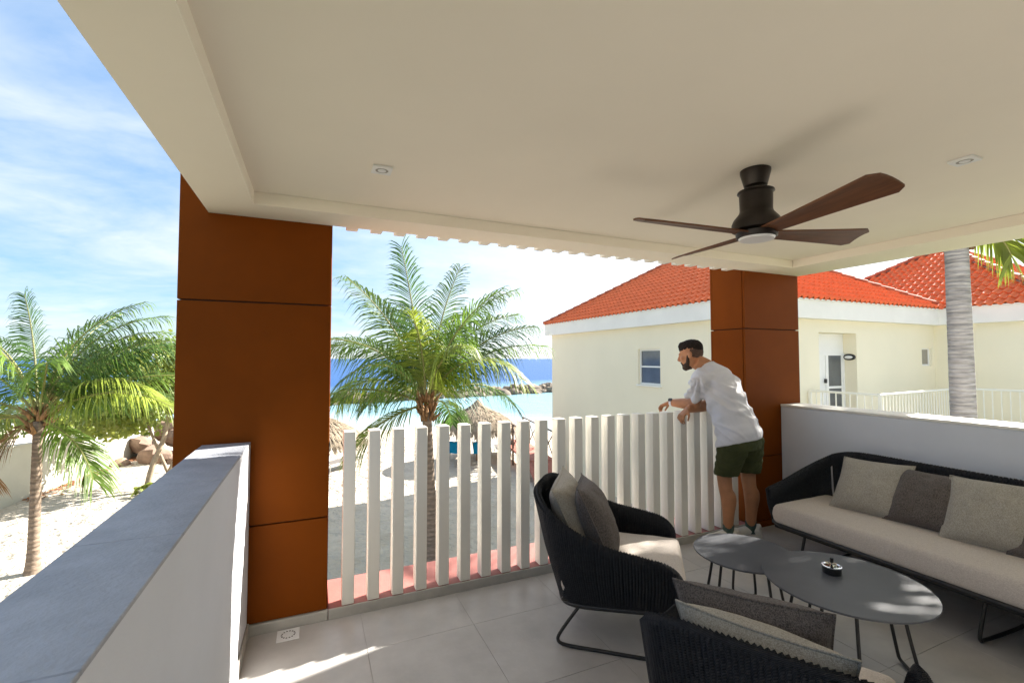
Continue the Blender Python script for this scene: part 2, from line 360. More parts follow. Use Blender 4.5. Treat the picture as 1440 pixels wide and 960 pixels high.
def sand_material():
    m = bpy.data.materials.new('white_sand'); m.use_nodes = True; nt = m.node_tree; n = nt.nodes; L = nt.links; b = n['Principled BSDF']
    b.inputs['Roughness'].default_value = 0.95; b.inputs['Specular IOR Level'].default_value = 0.1
    g = n.new('ShaderNodeNewGeometry')
    n1 = n.new('ShaderNodeTexNoise'); n1.inputs['Scale'].default_value = 0.9; n1.inputs['Detail'].default_value = 9; n1.inputs['Roughness'].default_value = 0.65; L.new(g.outputs['Position'], n1.inputs['Vector'])
    r = n.new('ShaderNodeValToRGB'); L.new(n1.outputs['Fac'], r.inputs[0])
    r.color_ramp.elements[0].position = 0.3; r.color_ramp.elements[0].color = (0.50, 0.44, 0.36, 1)
    r.color_ramp.elements[1].position = 0.7; r.color_ramp.elements[1].color = (0.64, 0.575, 0.48, 1)
    # specks of weed and shell
    n2 = n.new('ShaderNodeTexNoise'); n2.inputs['Scale'].default_value = 9.0; n2.inputs['Detail'].default_value = 5; n2.inputs['Roughness'].default_value = 0.7; L.new(g.outputs['Position'], n2.inputs['Vector'])
    r2 = n.new('ShaderNodeMapRange'); r2.inputs['From Min'].default_value = 0.66; r2.inputs['From Max'].default_value = 0.72; L.new(n2.outputs['Fac'], r2.inputs['Value'])
    mx = n.new('ShaderNodeMix'); mx.data_type = 'RGBA'; L.new(r2.outputs[0], mx.inputs[0]); L.new(r.outputs[0], mx.inputs[6]); mx.inputs[7].default_value = (0.22, 0.16, 0.11, 1)
    L.new(mx.outputs[2], b.inputs['Base Color'])
    # footprints
    v = n.new('ShaderNodeTexVoronoi'); v.inputs['Scale'].default_value = 2.6; v.feature = 'SMOOTH_F1'; L.new(g.outputs['Position'], v.inputs['Vector'])
    n3 = n.new('ShaderNodeTexNoise'); n3.inputs['Scale'].default_value = 6; n3.inputs['Detail'].default_value = 6; L.new(g.outputs['Position'], n3.inputs['Vector'])
    ad = n.new('ShaderNodeMath'); ad.operation = 'ADD'; L.new(v.outputs['Distance'], ad.inputs[0]); L.new(n3.outputs['Fac'], ad.inputs[1])
    bp = n.new('ShaderNodeBump'); bp.inputs['Strength'].default_value = 1.0; bp.inputs['Distance'].default_value = 0.16; L.new(ad.outputs[0], bp.inputs['Height']); L.new(bp.outputs[0], b.inputs['Normal'])
    return m
def sea_material():
    m = bpy.data.materials.new('sea_water'); m.use_nodes = True; nt = m.node_tree; n = nt.nodes; L = nt.links; b = n['Principled BSDF']
    b.inputs['Roughness'].default_value = 0.35; b.inputs['IOR'].default_value = 1.33; b.inputs['Specular IOR Level'].default_value = 0.12
    g = n.new('ShaderNodeNewGeometry')
    def along(vx, vy, a, c):
        d = n.new('ShaderNodeVectorMath'); d.operation = 'DOT_PRODUCT'; d.inputs[1].default_value = (vx, vy, 0); L.new(g.outputs['Position'], d.inputs[0])
        nz = n.new('ShaderNodeTexNoise'); nz.inputs['Scale'].default_value = 0.12; nz.inputs['Detail'].default_value = 4; L.new(g.outputs['Position'], nz.inputs['Vector'])
        s = n.new('ShaderNodeMath'); s.operation = 'MULTIPLY_ADD'; s.inputs[1].default_value = 6.0; L.new(nz.outputs['Fac'], s.inputs[0]); L.new(d.outputs['Value'], s.inputs[2])
        r = n.new('ShaderNodeMapRange'); r.inputs['From Min'].default_value = a + 3; r.inputs['From Max'].default_value = c + 3; L.new(s.outputs[0], r.inputs['Value']); return r.outputs[0]
    m1 = n.new('ShaderNodeMix'); m1.data_type = 'RGBA'; L.new(along(0.478, 0.878, 31, 44), m1.inputs[0]); m1.inputs[6].default_value = (0.42, 0.45, 0.44, 1); m1.inputs[7].default_value = (0.19, 0.33, 0.40, 1)
    m2 = n.new('ShaderNodeMix'); m2.data_type = 'RGBA'; L.new(along(-0.18, 0.98, 58, 90), m2.inputs[0]); L.new(m1.outputs[2], m2.inputs[6]); m2.inputs[7].default_value = (0.022, 0.082, 0.235, 1)
    L.new(m2.outputs[2], b.inputs['Base Color'])
    mp = n.new('ShaderNodeMapping'); mp.inputs['Scale'].default_value = (0.55, 1.5, 1); mp.inputs['Rotation'].default_value = (0, 0, R(-14)); L.new(g.outputs['Position'], mp.inputs[0])
    nz = n.new('ShaderNodeTexNoise'); nz.inputs['Scale'].default_value = 0.55; nz.inputs['Detail'].default_value = 7; nz.inputs['Roughness'].default_value = 0.6; L.new(mp.outputs[0], nz.inputs['Vector'])
    bp = n.new('ShaderNodeBump'); bp.inputs['Strength'].default_value = 0.55; bp.inputs['Distance'].default_value = 0.5; L.new(nz.outputs['Fac'], bp.inputs['Height']); L.new(bp.outputs[0], b.inputs['Normal'])
    return m
M['sand'] = sand_material(); M['water'] = sea_material()
def build_setting():
    xs = axis(-22, 24, 0.42, 9000); ys = axis(1, 36, 0.42, 9000); mb = MB(); nx = len(xs)
    vs = [(x, y, ground_z(x, y)) for y in ys for x in xs]
    fs = [(j * nx + i, j * nx + i + 1, (j + 1) * nx + i + 1, (j + 1) * nx + i) for j in range(len(ys) - 1) for i in range(nx - 1)]
    mb.add(vs, fs); o = struct(mb.build('ground', M['sand'], smooth=True)); o['label'] = 'white beach sand with footprints below the terrace'
    mb = MB(); mb.add([(-9000, 9000, SEA_Z), (-9000, 20 + 0.478 / 0.878 * 9000, SEA_Z), (9000, 20 - 0.478 / 0.878 * 9000, SEA_Z), (9000, 9000, SEA_Z)], [(0, 1, 2, 3)])
    o = struct(mb.build('sea', M['water'])); o['label'] = 'blue sea with a pale turquoise lagoon behind the breakwater'
    for a, b in (((4.6, -14, -3.3), (16.8, 7.0, -2.9)), ((-20, -14, -3.3), (-0.7, 3.6, -2.9))):  # unseen grass slabs, added to darken the light bounced onto the ceiling
        o = struct(MB().box(a, b, 0.03).build('added_lawn', M['added_lawn'])); o['label'] = 'unseen green ground added beside the terrace to dim bounced light'
    # terrace floor: bed + porcelain tiles
    bed = struct(MB().box((-0.55, -1.5, -0.3), (4.43, 3.0, -0.0035)).build('floor', M['grout'])); bed['label'] = 'grey porcelain tiled terrace floor'
    xj = [-0.318] + [0.29 + 0.6 * k for k in range(7)] + [4.128]; yj = [2.988, 2.6, 2.0, 1.4, 0.8, 0.2, -0.4, -1.0, -1.5]
    for i in range(len(xj) - 1):
        for j in range(len(yj) - 1):
            g = 0.0010; dz = random.uniform(-0.0004, 0.0004)
            w, d = (xj[i + 1] - xj[i]) / 2 - g, (yj[j] - yj[j + 1]) / 2 - g
            MB().box((-w, -d, -0.003), (w, d, dz), 0.0008).build('floor_tile', M['tile'], bed, loc=((xj[i] + xj[i + 1]) / 2, (yj[j] + yj[j + 1]) / 2, 0))
    # storey below and the red ledge outside the fins
    st = thing('apartment_building', 'white building below and behind the terrace with a red painted ledge', 'building')
    MB().box((-0.55, -1.5, -3.3), (4.43, 2.97, -0.302)).build('wall', M['white'], st)
    MB().box((-0.55, -12.0, -3.3), (4.43, -1.92, 3.7)).build('rear_block', M['white'], st)
    MB().box((0.104, 3.004, -0.25), (3.666, 3.40, 0.056), 0.006).build('ledge', M['redpaint'], st)
    MB().box((-0.55, 3.005, -0.45), (4.43, 3.38, -0.252)).build('ledge_bed', M['redpaint'], st)
build_setting()

FIN_X = [0.1825 + 0.15 * k for k in range(23)]
def build_structure():
    # kerb under the fins
    kb = struct(MB().box((-0.32, 2.99, -0.02), (0.105, 3.02, 0.055), 0.004).build('kerb', M['kerb']))
    MB().box((0.108, 2.99, -0.02), (3.66, 3.0025, 0.058), 0.002).build('kerb_stone', M['kerb'], kb)
    # white fins of the balustrade, each one a post of its own
    bal = thing('balustrade', 'white balustrade of separate upright fins between the rust columns', 'balustrade', (0, 3.0, 0))
    fm = MB().box((0, 0.003, 0), (0.07, 0.09, 1.047), 0.0025).mesh('fin', M['fin'])
    for x in FIN_X: link('fin', fm, bal, (x, 0, 0.06))
    # rust-coloured columns: dark core and separate cladding panels
    def column(x0, x1, y0, y1, joints, label):
        c = thing('column', label, 'column', ((x0 + x1) / 2, (y0 + y1) / 2, 0), group='rust coloured columns of the terrace')
        cx, cy = (x0 + x1) / 2, (y0 + y1) / 2; hx, hy = (x1 - x0) / 2, (y1 - y0) / 2; g = 0.004; t = 0.02
        MB().box((-hx + t, -hy + t, -3.2), (hx - t, hy - t, 3.55)).build('core', M['joint'], c)
        for a, b in zip(joints[:-1], joints[1:]):
            for s in (-1, 1):
                y = s * hy; MB().box((-hx + 0.003, min(y, y - s * t), a + g), (hx - 0.003, max(y, y - s * t), b - g), 0.002).build('cladding_panel', M['rust'], c)
                x = s * hx; MB().box((min(x, x - s * t), -hy + t + 0.004, a + g), (max(x, x - s * t), hy - t - 0.004, b - g), 0.002).build('cladding_panel', M['rust'], c)
    column(-0.69, 0.10, 3.003, 3.40, [-3.1, -1.2, 0.056, 0.605, 1.885, 3.15, 3.56], 'rust brown clad column where the grey topped parapet ends')
    column(3.67, 4.43, 3.003, 3.40, [-3.1, -1.2, 0.056, 0.645, 1.84, 3.15, 3.56], 'rust brown clad column behind the leaning man')
    # parapets
    p = thing('parapet', 'white parapet with slanting grey stone coping beside the beach', 'parapet', (-0.435, 0, 0))
    MB().box((-0.115, -1.5, -0.3), (0.115, 2.998, 1.072)).build('wall', M['white'], p)
    ys = [2.999, 2.72, 2.12, 1.52, 0.92, 0.32, -0.28, -0.88, -1.5]
    for a, b in zip(ys[:-1], ys[1:]):
        MB().box((-0.121, b + 0.0012, 1.0725), (0.1165, a - 0.0012, 1.084), 0.002).build('coping_stone', M['coping'], p)
    MB().box((0.116, -1.5, 0.0), (0.127, 2.988, 0.075), 0.002).build('skirting', M['kerb'], p)
    q = thing('parapet', 'plain white parapet wall behind the long sofa', 'parapet', (4.28, 0, 0))
    MB().box((-0.15, -1.5, -0.3), (0.15, 2.998, 1.10), 0.006).build('wall', M['white'], q)
    MB().box((-0.153, -1.5, 1.101), (0.153, 2.998, 1.122), 0.004).build('coping', M['fin'], q)
    MB().box((-0.161, -1.5, 0.0), (-0.151, 2.988, 0.075), 0.002).build('skirting', M['kerb'], q)
    # roof slab with a shallow recess in its soffit
    cl = struct(MB().box((-0.55, -1.9, 2.448), (4.43, 3.0, 2.95)).build('ceiling', M['soffit'])); cl['label'] = 'warm white terrace ceiling with a shallow recess'
    bm = MB(); z0, z1 = 2.38, 2.4475
    bm.box((-0.55, 2.735, z0), (4.43, 3.0, z1)); bm.box((-0.55, -1.9, z0), (-0.30, 2.7345, z1)); bm.box((3.97, -1.9, z0), (4.43, 2.7345, z1))
    bm.build('soffit_border', M['soffit'], cl)
    rf = MB().box((0, 0.003, 0), (0.07, 0.09, 1.15), 0.0025).mesh('roof_fin', M['fin'])
    for x in FIN_X: link('roof_fin', rf, cl, (x, 3.0, 2.382))
    # back of the terrace (behind the camera): wall with glass doors
    w = thing('rear_wall', 'white rear wall of the terrace with sliding glass doors', 'wall', (0, -1.5, 0))
    wb = MB(); wb.box((-0.55, -0.25, -0.3), (-0.45, 0, 2.446)); wb.box((4.35, -0.25, -0.3), (4.43, 0, 2.446)); wb.box((-0.45, -0.25, 2.2), (4.35, 0, 2.446)); wb.build('wall', M['white'], w)
    for k in range(3):
        d = MB(); x0 = -0.44 + 1.595 * k; d.box((x0, -0.12, 0.0), (x0 + 1.58, -0.06, 0.08)); d.box((x0, -0.12, 2.12), (x0 + 1.58, -0.06, 2.195)); d.box((x0, -0.12, 0.08), (x0 + 0.07, -0.06, 2.12)); d.box((x0 + 1.51, -0.12, 0.08), (x0 + 1.58, -0.06, 2.12))
        fr = d.build('door_frame', M['winwhite'], w); MB().box((x0 + 0.07, -0.095, 0.08), (x0 + 1.51, -0.085, 2.12)).build('pane', M['glass'], fr)
build_structure()

# ------------------------------------------------------------------ ceiling lights, fan, drain
def downlight(x, y, label):
    t = thing('downlight', label, 'ceiling light', (x, y, 2.447), group='recessed downlights in the ceiling')
    m = MB(); s, r = 0.044, 0.03
    for k in range(16):      # square bezel with a round hole
        a0, a1 = 2 * math.pi * k / 16, 2 * math.pi * (k + 1) / 16
        def sq(a): c, q = math.cos(a), math.sin(a); f = s / max(abs(c), abs(q)); return (c * f, q * f)
        o0, o1 = sq(a0), sq(a1); i0, i1 = (r * math.cos(a0), r * math.sin(a0)), (r * math.cos(a1), r * math.sin(a1))
        m.add([(*o0, -0.009), (*o1, -0.009), (*i1, -0.009), (*i0, -0.009), (*o0, 0.0), (*o1, 0.0), (*i1, -0.001), (*i0, -0.001)], [(0, 1, 2, 3), (4, 5, 1, 0), (3, 2, 6, 7)])
    m.build('bezel', M['winwhite'], t)
    MB().lathe([(0.0296, -0.0075), (0.0296, -0.0012)], n=24).build('reflector', M['blind'], t, auto=40)
    MB().lathe([(0.017, -0.0105), (0.019, -0.0095), (0.019, -0.0076)], n=20).build('lamp', M['diffuser'], t, auto=40)
downlight(0.283, 2.172, 'square recessed downlight in the ceiling near the rust column')
downlight(2.656, 1.025, 'square recessed downlight in the darker ceiling beyond the fan')
def build_fan():
    t = thing('ceiling_fan', 'dark ceiling fan with four walnut blades and round lamp', 'ceiling fan', (1.90, 1.48, 2.447))
    MB().lathe([(0.066, -0.001), (0.066, -0.012), (0.050, -0.075), (0.046, -0.078), (0.020, -0.079)]).build('canopy', M['bronze'], t, auto=35)
    MB().lathe([(0.011, -0.079), (0.011, -0.115)], n=16).build('downrod', M['chrome'], t, auto=35)
    MB().lathe([(0.03, -0.1), (0.078, -0.101), (0.080, -0.107), (0.072, -0.114), (0.070, -0.19), (0.074, -0.205), (0.098, -0.235), (0.106, -0.255), (0.106, -0.285), (0.060, -0.297)], n=40).build('motor_housing', M['bronze'], t, auto=35)
    MB().lathe([(0.07, -0.292), (0.090, -0.296), (0.088, -0.318), (0.080, -0.322), (0.02, -0.3225)], n=36).build('lamp_ring', M['bronze'], t, auto=35)
    MB().lathe([(0.078, -0.322), (0.074, -0.331), (0.0, -0.334)], n=36).build('lamp_shade', M['diffuser'], t, auto=35)
    mb = MB(); n = 16; L0, L1 = 0.07, 0.61
    top = []; bot = []
    for i in range(n + 1):
        u = i / n; x = L0 + (L1 - L0) * u
        w = 0.040 + 0.034 * u
        if u > 0.93: w *= math.sqrt(max(0.0, 1 - ((u - 0.93) / 0.07) ** 2)) * 0.3 + 0.7
        for k in range(5):
            v = k / 4 * 2 - 1; y = v * w + 0.012 * u
            z = -0.30 + 0.02 * u - v * w * 0.30 * (0.5 + 0.5 * u) + 0.006 * (1 - v * v)
            top.append((x, y, z + 0.004)); bot.append((x, y, z - 0.004))
    N = 5; fs = []
    o = len(top)
    for i in range(n):
        for k in range(N - 1):
            a = i * N + k; fs.append((a, a + N, a + N + 1, a + 1)); fs.append((o + a, o + a + 1, o + a + N + 1, o + a + N))
        fs.append((i * N, o + i * N, o + (i + 1) * N, (i + 1) * N)); a = i * N + N - 1; fs.append((a, a + N, o + a + N, o + a))
    a = n * N; fs += [(a + k, o + a + k, o + a + k + 1, a + k + 1) for k in range(N - 1)]
    fs += [(k, k + 1, o + k + 1, o + k) for k in range(N - 1)]
    mb.add(top + bot, fs); me = mb.mesh('blade', M['walnut'], True); me.set_sharp_from_angle(angle=R(50))
    for a in (-101, -11, 79, 169): link('blade', me, t, (0, 0, 0), (0, 0, R(a)))
build_fan()
def build_drain():
    t = thing('floor_drain', 'small square steel floor drain by the rust column', 'drain', (-0.105, 2.918, 0.0005))
    MB().box((-0.058, -0.058, 0), (0.058, 0.058, 0.004), 0.0015).build('plate', M['diffuser'], t)
    m = MB()
    for k in range(14):
        a = 2 * math.pi * k / 14; m.box((0.034 * math.cos(a) - 0.004, 0.034 * math.sin(a) - 0.004, 0.0041), (0.034 * math.cos(a) + 0.004, 0.034 * math.sin(a) + 0.004, 0.0046))
    m.build('drain_holes', M['joint'], t)
build_drain()

# ------------------------------------------------------------------ rope furniture
def rope_shell(t, rim, base, n, bulge=0.02, r=0.0095, smooth=220):
    rimc = catmull(rim, n); basec = catmull(base, n)
    MB().tube(rimc, 0.013, 8).build('rim_frame', M['rope'], t, smooth=True)
    MB().tube(basec, 0.014, 8).build('base_frame', M['black'], t, smooth=True)
    for a, b in zip(rimc, basec):
        out = Vector((a.x, a.y, 0)); mid = (a + b) / 2
        d = Vector((b.x - 0.02, b.y, 0)); d = d.normalized() if d.length > 1e-5 else Vector((1, 0, 0))
        if abs(b.y) < abs(base[0][1]) * 0.9: d = Vector((-1, 0, 0)) * 0.6 + d * 0.4; d.normalize()
        pts = [b - Vector((0, 0, 0.004)), mid + d * bulge, a + d * 0.016 - Vector((0, 0, 0.004)), a + Vector((0, 0, 0.0135)), a - d * 0.016 - Vector((0, 0, 0.010)), a - d * 0.01 - Vector((0, 0, 0.07))]
        MB().tube(pts, r, 4, caps=False).build('rope', M['rope'], t, smooth=True)
def cushion(size, name, m, parent, loc, puff=0.012, seed=0):
    """rounded seat pad: box loft with soft edges"""
    sx, sy, sz = size; mb = MB(); nx, ny = 22, max(16, int(sy / 0.035)); vs = []; fs = []
    def rr(u, h, r): # rounded edge profile
        return u
    def zt(u, v):
        e = min(1 - abs(u), 1 - abs(v) * 1.0)
        du = (1 - abs(u)) * sx / 2; dv = (1 - abs(v)) * sy / 2; r = min(0.035, sz / 2)
        def edge(d): return 0 if d >= r else r - math.sqrt(max(0, r * r - (r - d) ** 2))
        return sz / 2 - edge(du) - edge(dv) + puff * (1 - u * u) * (1 - v ** 4) + 0.003 * noise.noise(Vector((u * 3 + seed, v * 5, 1)))
    def warp(i, n):
        u = i / n * 2 - 1; return math.copysign(1 - (1 - abs(u)) ** 1.6, u)
    for i in range(nx + 1):
        for j in range(ny + 1):
            u, v = warp(i, nx), warp(j, ny); vs.append((u * sx / 2, v * sy / 2, zt(u, v)))
    o = len(vs)
    for i in range(nx + 1):
        for j in range(ny + 1):
            u, v = warp(i, nx), warp(j, ny); vs.append((u * sx / 2, v * sy / 2, -zt(u, v) + puff * 0.6 * (1 - u * u) * (1 - v ** 4)))
    N = ny + 1
    for i in range(nx):
        for j in range(ny):
            a = i * N + j; fs.append((a, a + N, a + N + 1, a + 1)); fs.append((o + a, o + a + 1, o + a + N + 1, o + a + N))
    for i in range(nx):
        a = i * N; fs.append((a, o + a, o + a + N, a + N)); a = i * N + ny; fs.append((a, a + N, o + a + N, o + a))
    for j in range(ny):
        a = j; fs.append((a, a + 1, o + a + 1, o + a)); a = nx * N + j; fs.append((a, o + a, o + a + 1, a + 1))
    mb.add(vs, fs); ob = mb.build(name, m, parent, smooth=True, loc=loc)
    hx, hy, r = sx / 2 - 0.006, sy / 2 - 0.006, 0.04
    P = [(hx - r, -hy), (hx - r * 0.3, -hy + r * 0.3), (hx, -hy + r), (hx, 0), (hx, hy - r), (hx - r * 0.3, hy - r * 0.3), (hx - r, hy), (0, hy), (-hx + r, hy), (-hx, hy - r), (-hx, 0), (-hx, -hy + r), (-hx + r, -hy), (0, -hy), (hx - r, -hy)]
    MB().tube([(a, b, sz / 2 - 0.030) for a, b in P], 0.0042, 5, caps=False).build('piping', m, ob, smooth=True)
    return ob
def pillow(label, group, m, loc, rot, size=(0.46, 0.46), thick=0.098, seed=0, sag=0.0):
    mb = MB(); n = 26; vs = []; fs = []; sx, sy = size
    for sgn in (1, -1):
        for i in range(n + 1):
            for j in range(n + 1):
                u, v = i / n * 2 - 1, j / n * 2 - 1
                pu = (1 - abs(u) ** 2.4); pv = (1 - abs(v) ** 2.4)
                h = thick * (max(0, pu) ** 0.55) * (max(0, pv) ** 0.55)
                # sides pull in between the corners
                x = u * sx / 2 * (1 - 0.07 * (1 - v * v) * abs(u) ** 3); y = v * sy / 2 * (1 - 0.07 * (1 - u * u) * abs(v) ** 3)
                p = Vector((u * 1.7 + seed * 3.1, v * 1.7, seed))
                h *= 1 + 0.22 * noise.noise(p) ; h += 0.010 * noise.noise(p * 2.6) * pu * pv
                cr = 0.006 * noise.noise(Vector((u * 5 + seed, v * 2.2, 7.7 + seed))) * max(pu, 0) * max(pv, 0); h += cr
                y -= sag * (1 - u * u) * max(0, v) * 0.5
                vs.append((x, y, sgn * h))
    N = n + 1; o = N * N
    for i in range(n):
        for j in range(n):
            a = i * N + j; fs.append((a, a + N, a + N + 1, a + 1)); fs.append((o + a, o + a + 1, o + a + N + 1, o + a + N))
    # welt closing the rim
    edge = [(i, 0) for i in range(n)] + [(n, j) for j in range(n)] + [(i, n) for i in range(n, 0, -1)] + [(0, j) for j in range(n, 0, -1)]
    mb.add(vs, fs)
    ring = [Vector(vs[i * N + j]) for i, j in edge]; ring.append(ring[0])
    ob = mb.build('pillow', m, None, smooth=True, loc=loc); ob.rotation_euler = rot
    MB().tube(ring, 0.0045, 5, caps=False).build('piping', m, ob, smooth=True)
    return tag(ob, label, 'pillow', group)

def armchair(loc, rz, label):
    t = thing('armchair', label, 'armchair', (*loc, 0), rz, 'dark rope armchairs around the tables')
    half_r = [(0.315, 0.352, 0.37), (0.305, 0.368, 0.445), (0.24, 0.378, 0.497), (0.12, 0.385, 0.522), (-0.08, 0.385, 0.56), (-0.25, 0.375, 0.63), (-0.385, 0.335, 0.715), (-0.455, 0.24, 0.765), (-0.485, 0.12, 0.78)]
    half_b = [(0.315, 0.330, 0.262), (0.30, 0.335, 0.257), (0.24, 0.340, 0.252), (0.12, 0.345, 0.245), (-0.06, 0.345, 0.235), (-0.20, 0.335, 0.225), (-0.29, 0.29, 0.215), (-0.33, 0.20, 0.21), (-0.345, 0.10, 0.21)]
    mir = lambda P: P + [(-0.49 if P is half_r else -0.35, 0, 0.783 if P is half_r else 0.21)] + [(x, -y, z) for x, y, z in P[::-1]]
    q, qb = catmull(mir(half_r), 900), catmull(mir(half_b), 900); d = [0]
    for a, b in zip(q[:-1], q[1:]): d.append(d[-1] + (b - a).length)
    n, k, rr, bb = 156, 0, [], []
    for i in range(n):
        while k < len(d) - 2 and d[k + 1] < d[-1] * i / (n - 1): k += 1
        rr.append(q[k]); bb.append(qb[k])
    rope_shell(t, rr, bb, n, r=0.0098)
    MB().tube([(0.30, 0.335, 0.255), (0.335, 0.25, 0.25), (0.34, 0, 0.25), (0.335, -0.25, 0.25), (0.30, -0.335, 0.255)], 0.016, 8).build('front_rail', M['black'], t, smooth=True)
    MB().box((-0.31, -0.32, 0.225), (0.32, 0.32, 0.245), 0.006).build('seat_deck', M['black'], t)
    cushion((0.66, 0.66, 0.135), 'seat_cushion', M['seat'], t, (0.02, 0, 0.335))
    for s in (-1, 1):
        P = catmull([(-0.20, s * 0.30, 0.225), (-0.30, s * 0.335, 0.09), (-0.325, s * 0.345, 0.035), (-0.28, s * 0.345, 0.012), (-0.1, s * 0.345, 0.011), (0.14, s * 0.345, 0.011), (0.25, s * 0.345, 0.013), (0.28, s * 0.34, 0.04), (0.25, s * 0.32, 0.12), (0.20, s * 0.30, 0.225)], 40)
        MB().tube(P, 0.0095, 8).build('leg', M['black'], t, smooth=True)
    return t
def sofa():
    t = thing('sofa', 'long dark rope sofa with a beige seat pad against the white parapet', 'sofa', (3.70, 1.29, 0), math.pi)
    W = 1.25
    half_r = [(0.36, -W, 0.525), (0.20, -W - 0.005, 0.555), (0.04, -W - 0.005, 0.60), (-0.12, -W + 0.005, 0.65), (-0.25, -W + 0.035, 0.70), (-0.31, -W + 0.12, 0.755), (-0.325, -W + 0.30, 0.79)]
    half_b = [(0.35, -W + 0.03, 0.285), (0.2, -W + 0.025, 0.275), (0.04, -W + 0.025, 0.265), (-0.1, -W + 0.03, 0.255), (-0.18, -W + 0.08, 0.25), (-0.22, -W + 0.2, 0.25), (-0.235, -W + 0.4, 0.25)]
    mid_r = [(-0.33, y, 0.79) for y in (-0.5, 0, 0.5)]; mid_b = [(-0.24, y, 0.25) for y in (-0.5, 0, 0.5)]
    mi = lambda P: [(x, -y, z) for x, y, z in P[::-1]]
    def resamp(P):
        # equal spacing along the curve
        q = catmull(P, 900); d = [0]
        for a, b in zip(q[:-1], q[1:]): d.append(d[-1] + (b - a).length)
        return q, d
    R1 = half_r + mid_r + mi(half_r); B1 = half_b + mid_b + mi(half_b)
    q, d = resamp(R1); qb, db = resamp(B1); n = 250; out_r = []; out_b = []
    k = 0
    for i in range(n):
        L = d[-1] * i / (n - 1)
        while k < len(d) - 2 and d[k + 1] < L: k += 1
        out_r.append(q[k]); out_b.append(qb[k])
    rope_shell(t, out_r, out_b, n, r=0.0105)
    MB().tube([(0.35, -W + 0.03, 0.285), (0.375, -W + 0.12, 0.275), (0.375, W - 0.12, 0.275), (0.35, W - 0.03, 0.285)], 0.018, 8).build('front_rail', M['black'], t, smooth=True)
    MB().box((-0.22, -W + 0.04, 0.24), (0.36, W - 0.04, 0.275), 0.006).build('seat_deck', M['black'], t)
    cushion((0.70, 2 * W - 0.10, 0.15), 'seat_cushion', M['seat'], t, (0.04, 0, 0.355), 0.008)
    for yy in (-W + 0.25, 0.0, W - 0.25):
        P = catmull([(0.30, yy, 0.26), (0.33, yy - 0.02, 0.06), (0.325, yy - 0.02, 0.02), (0.28, yy - 0.02, 0.012), (0, yy, 0.011), (-0.2, yy, 0.012), (-0.24, yy, 0.04), (-0.2, yy, 0.25)], 30)
        MB().tube(P, 0.010, 8).build('leg', M['black'], t, smooth=True)
A1 = ((1.716, 2.285), R(-39.5)); A2 = ((1.515, 1.115), R(30))
armchair(*A1, 'dark rope armchair in front of the white fins')
armchair(*A2, 'dark rope armchair at the picture bottom seen from behind its back')
sofa()
def in_chair(A, p, tilt, yaw=0, roll=0):
    (cx, cy), a = A; c, s = math.cos(a), math.sin(a)
    loc = (cx + c * p[0] - s * p[1], cy + s * p[0] + c * p[1], p[2])
    mt = Matrix.Rotation(a + R(yaw), 4, 'Z') @ Matrix.Rotation(R(90 - tilt), 4, 'Y') @ Matrix.Rotation(R(90 + roll), 4, 'Z')
    return loc, mt.to_euler()
def build_pillows():
    g1 = 'scatter pillows in the armchairs'; g2 = 'scatter pillows along the sofa'
    pillow('light beige pillow behind the brown one in the armchair by the fins', g1, M['pillow_light'], *in_chair(A1, (-0.285, -0.03, 0.620), 24, 0, 4), seed=1)
    pillow('dark brown pillow in the armchair by the fins', g1, M['pillow_dark'], *in_chair(A1, (-0.145, -0.04, 0.605), 25, 6, -3), seed=2)
    pillow('light beige pillow against the back of the armchair at the picture bottom', g1, M['pillow_light'], *in_chair(A2, (-0.285, 0.02, 0.582), 26, 0, 2), seed=3, size=(0.46, 0.48))
    pillow('dark brown pillow in the armchair at the picture bottom', g1, M['pillow_dark'], *in_chair(A2, (-0.165, 0.06, 0.605), 25, 4, -2), seed=4, size=(0.45, 0.48))
    S = ((3.70, 1.29), math.pi)
    pillow('pale woven pillow at the sofa end nearest the rust column', g2, M['pillow_light'], *in_chair(S, (-0.12, -0.78, 0.605), 40, 6, 2), seed=5, size=(0.45, 0.45))
    pillow('dark grey woven pillow between two pale ones on the sofa', g2, M['pillow_dark'], *in_chair(S, (-0.14, -0.44, 0.60), 40, 2, 1), seed=6, size=(0.43, 0.43))
    pillow('pale woven pillow between two dark ones on the sofa', g2, M['pillow_light'], *in_chair(S, (-0.11, -0.11, 0.61), 38, 6, 2), seed=7, size=(0.45, 0.45))
    pillow('dark grey woven pillow on the sofa cut by the picture edge', g2, M['pillow_dark'], *in_chair(S, (-0.13, 0.19, 0.60), 40, 6, 0), seed=8, size=(0.43, 0.43))
build_pillows()
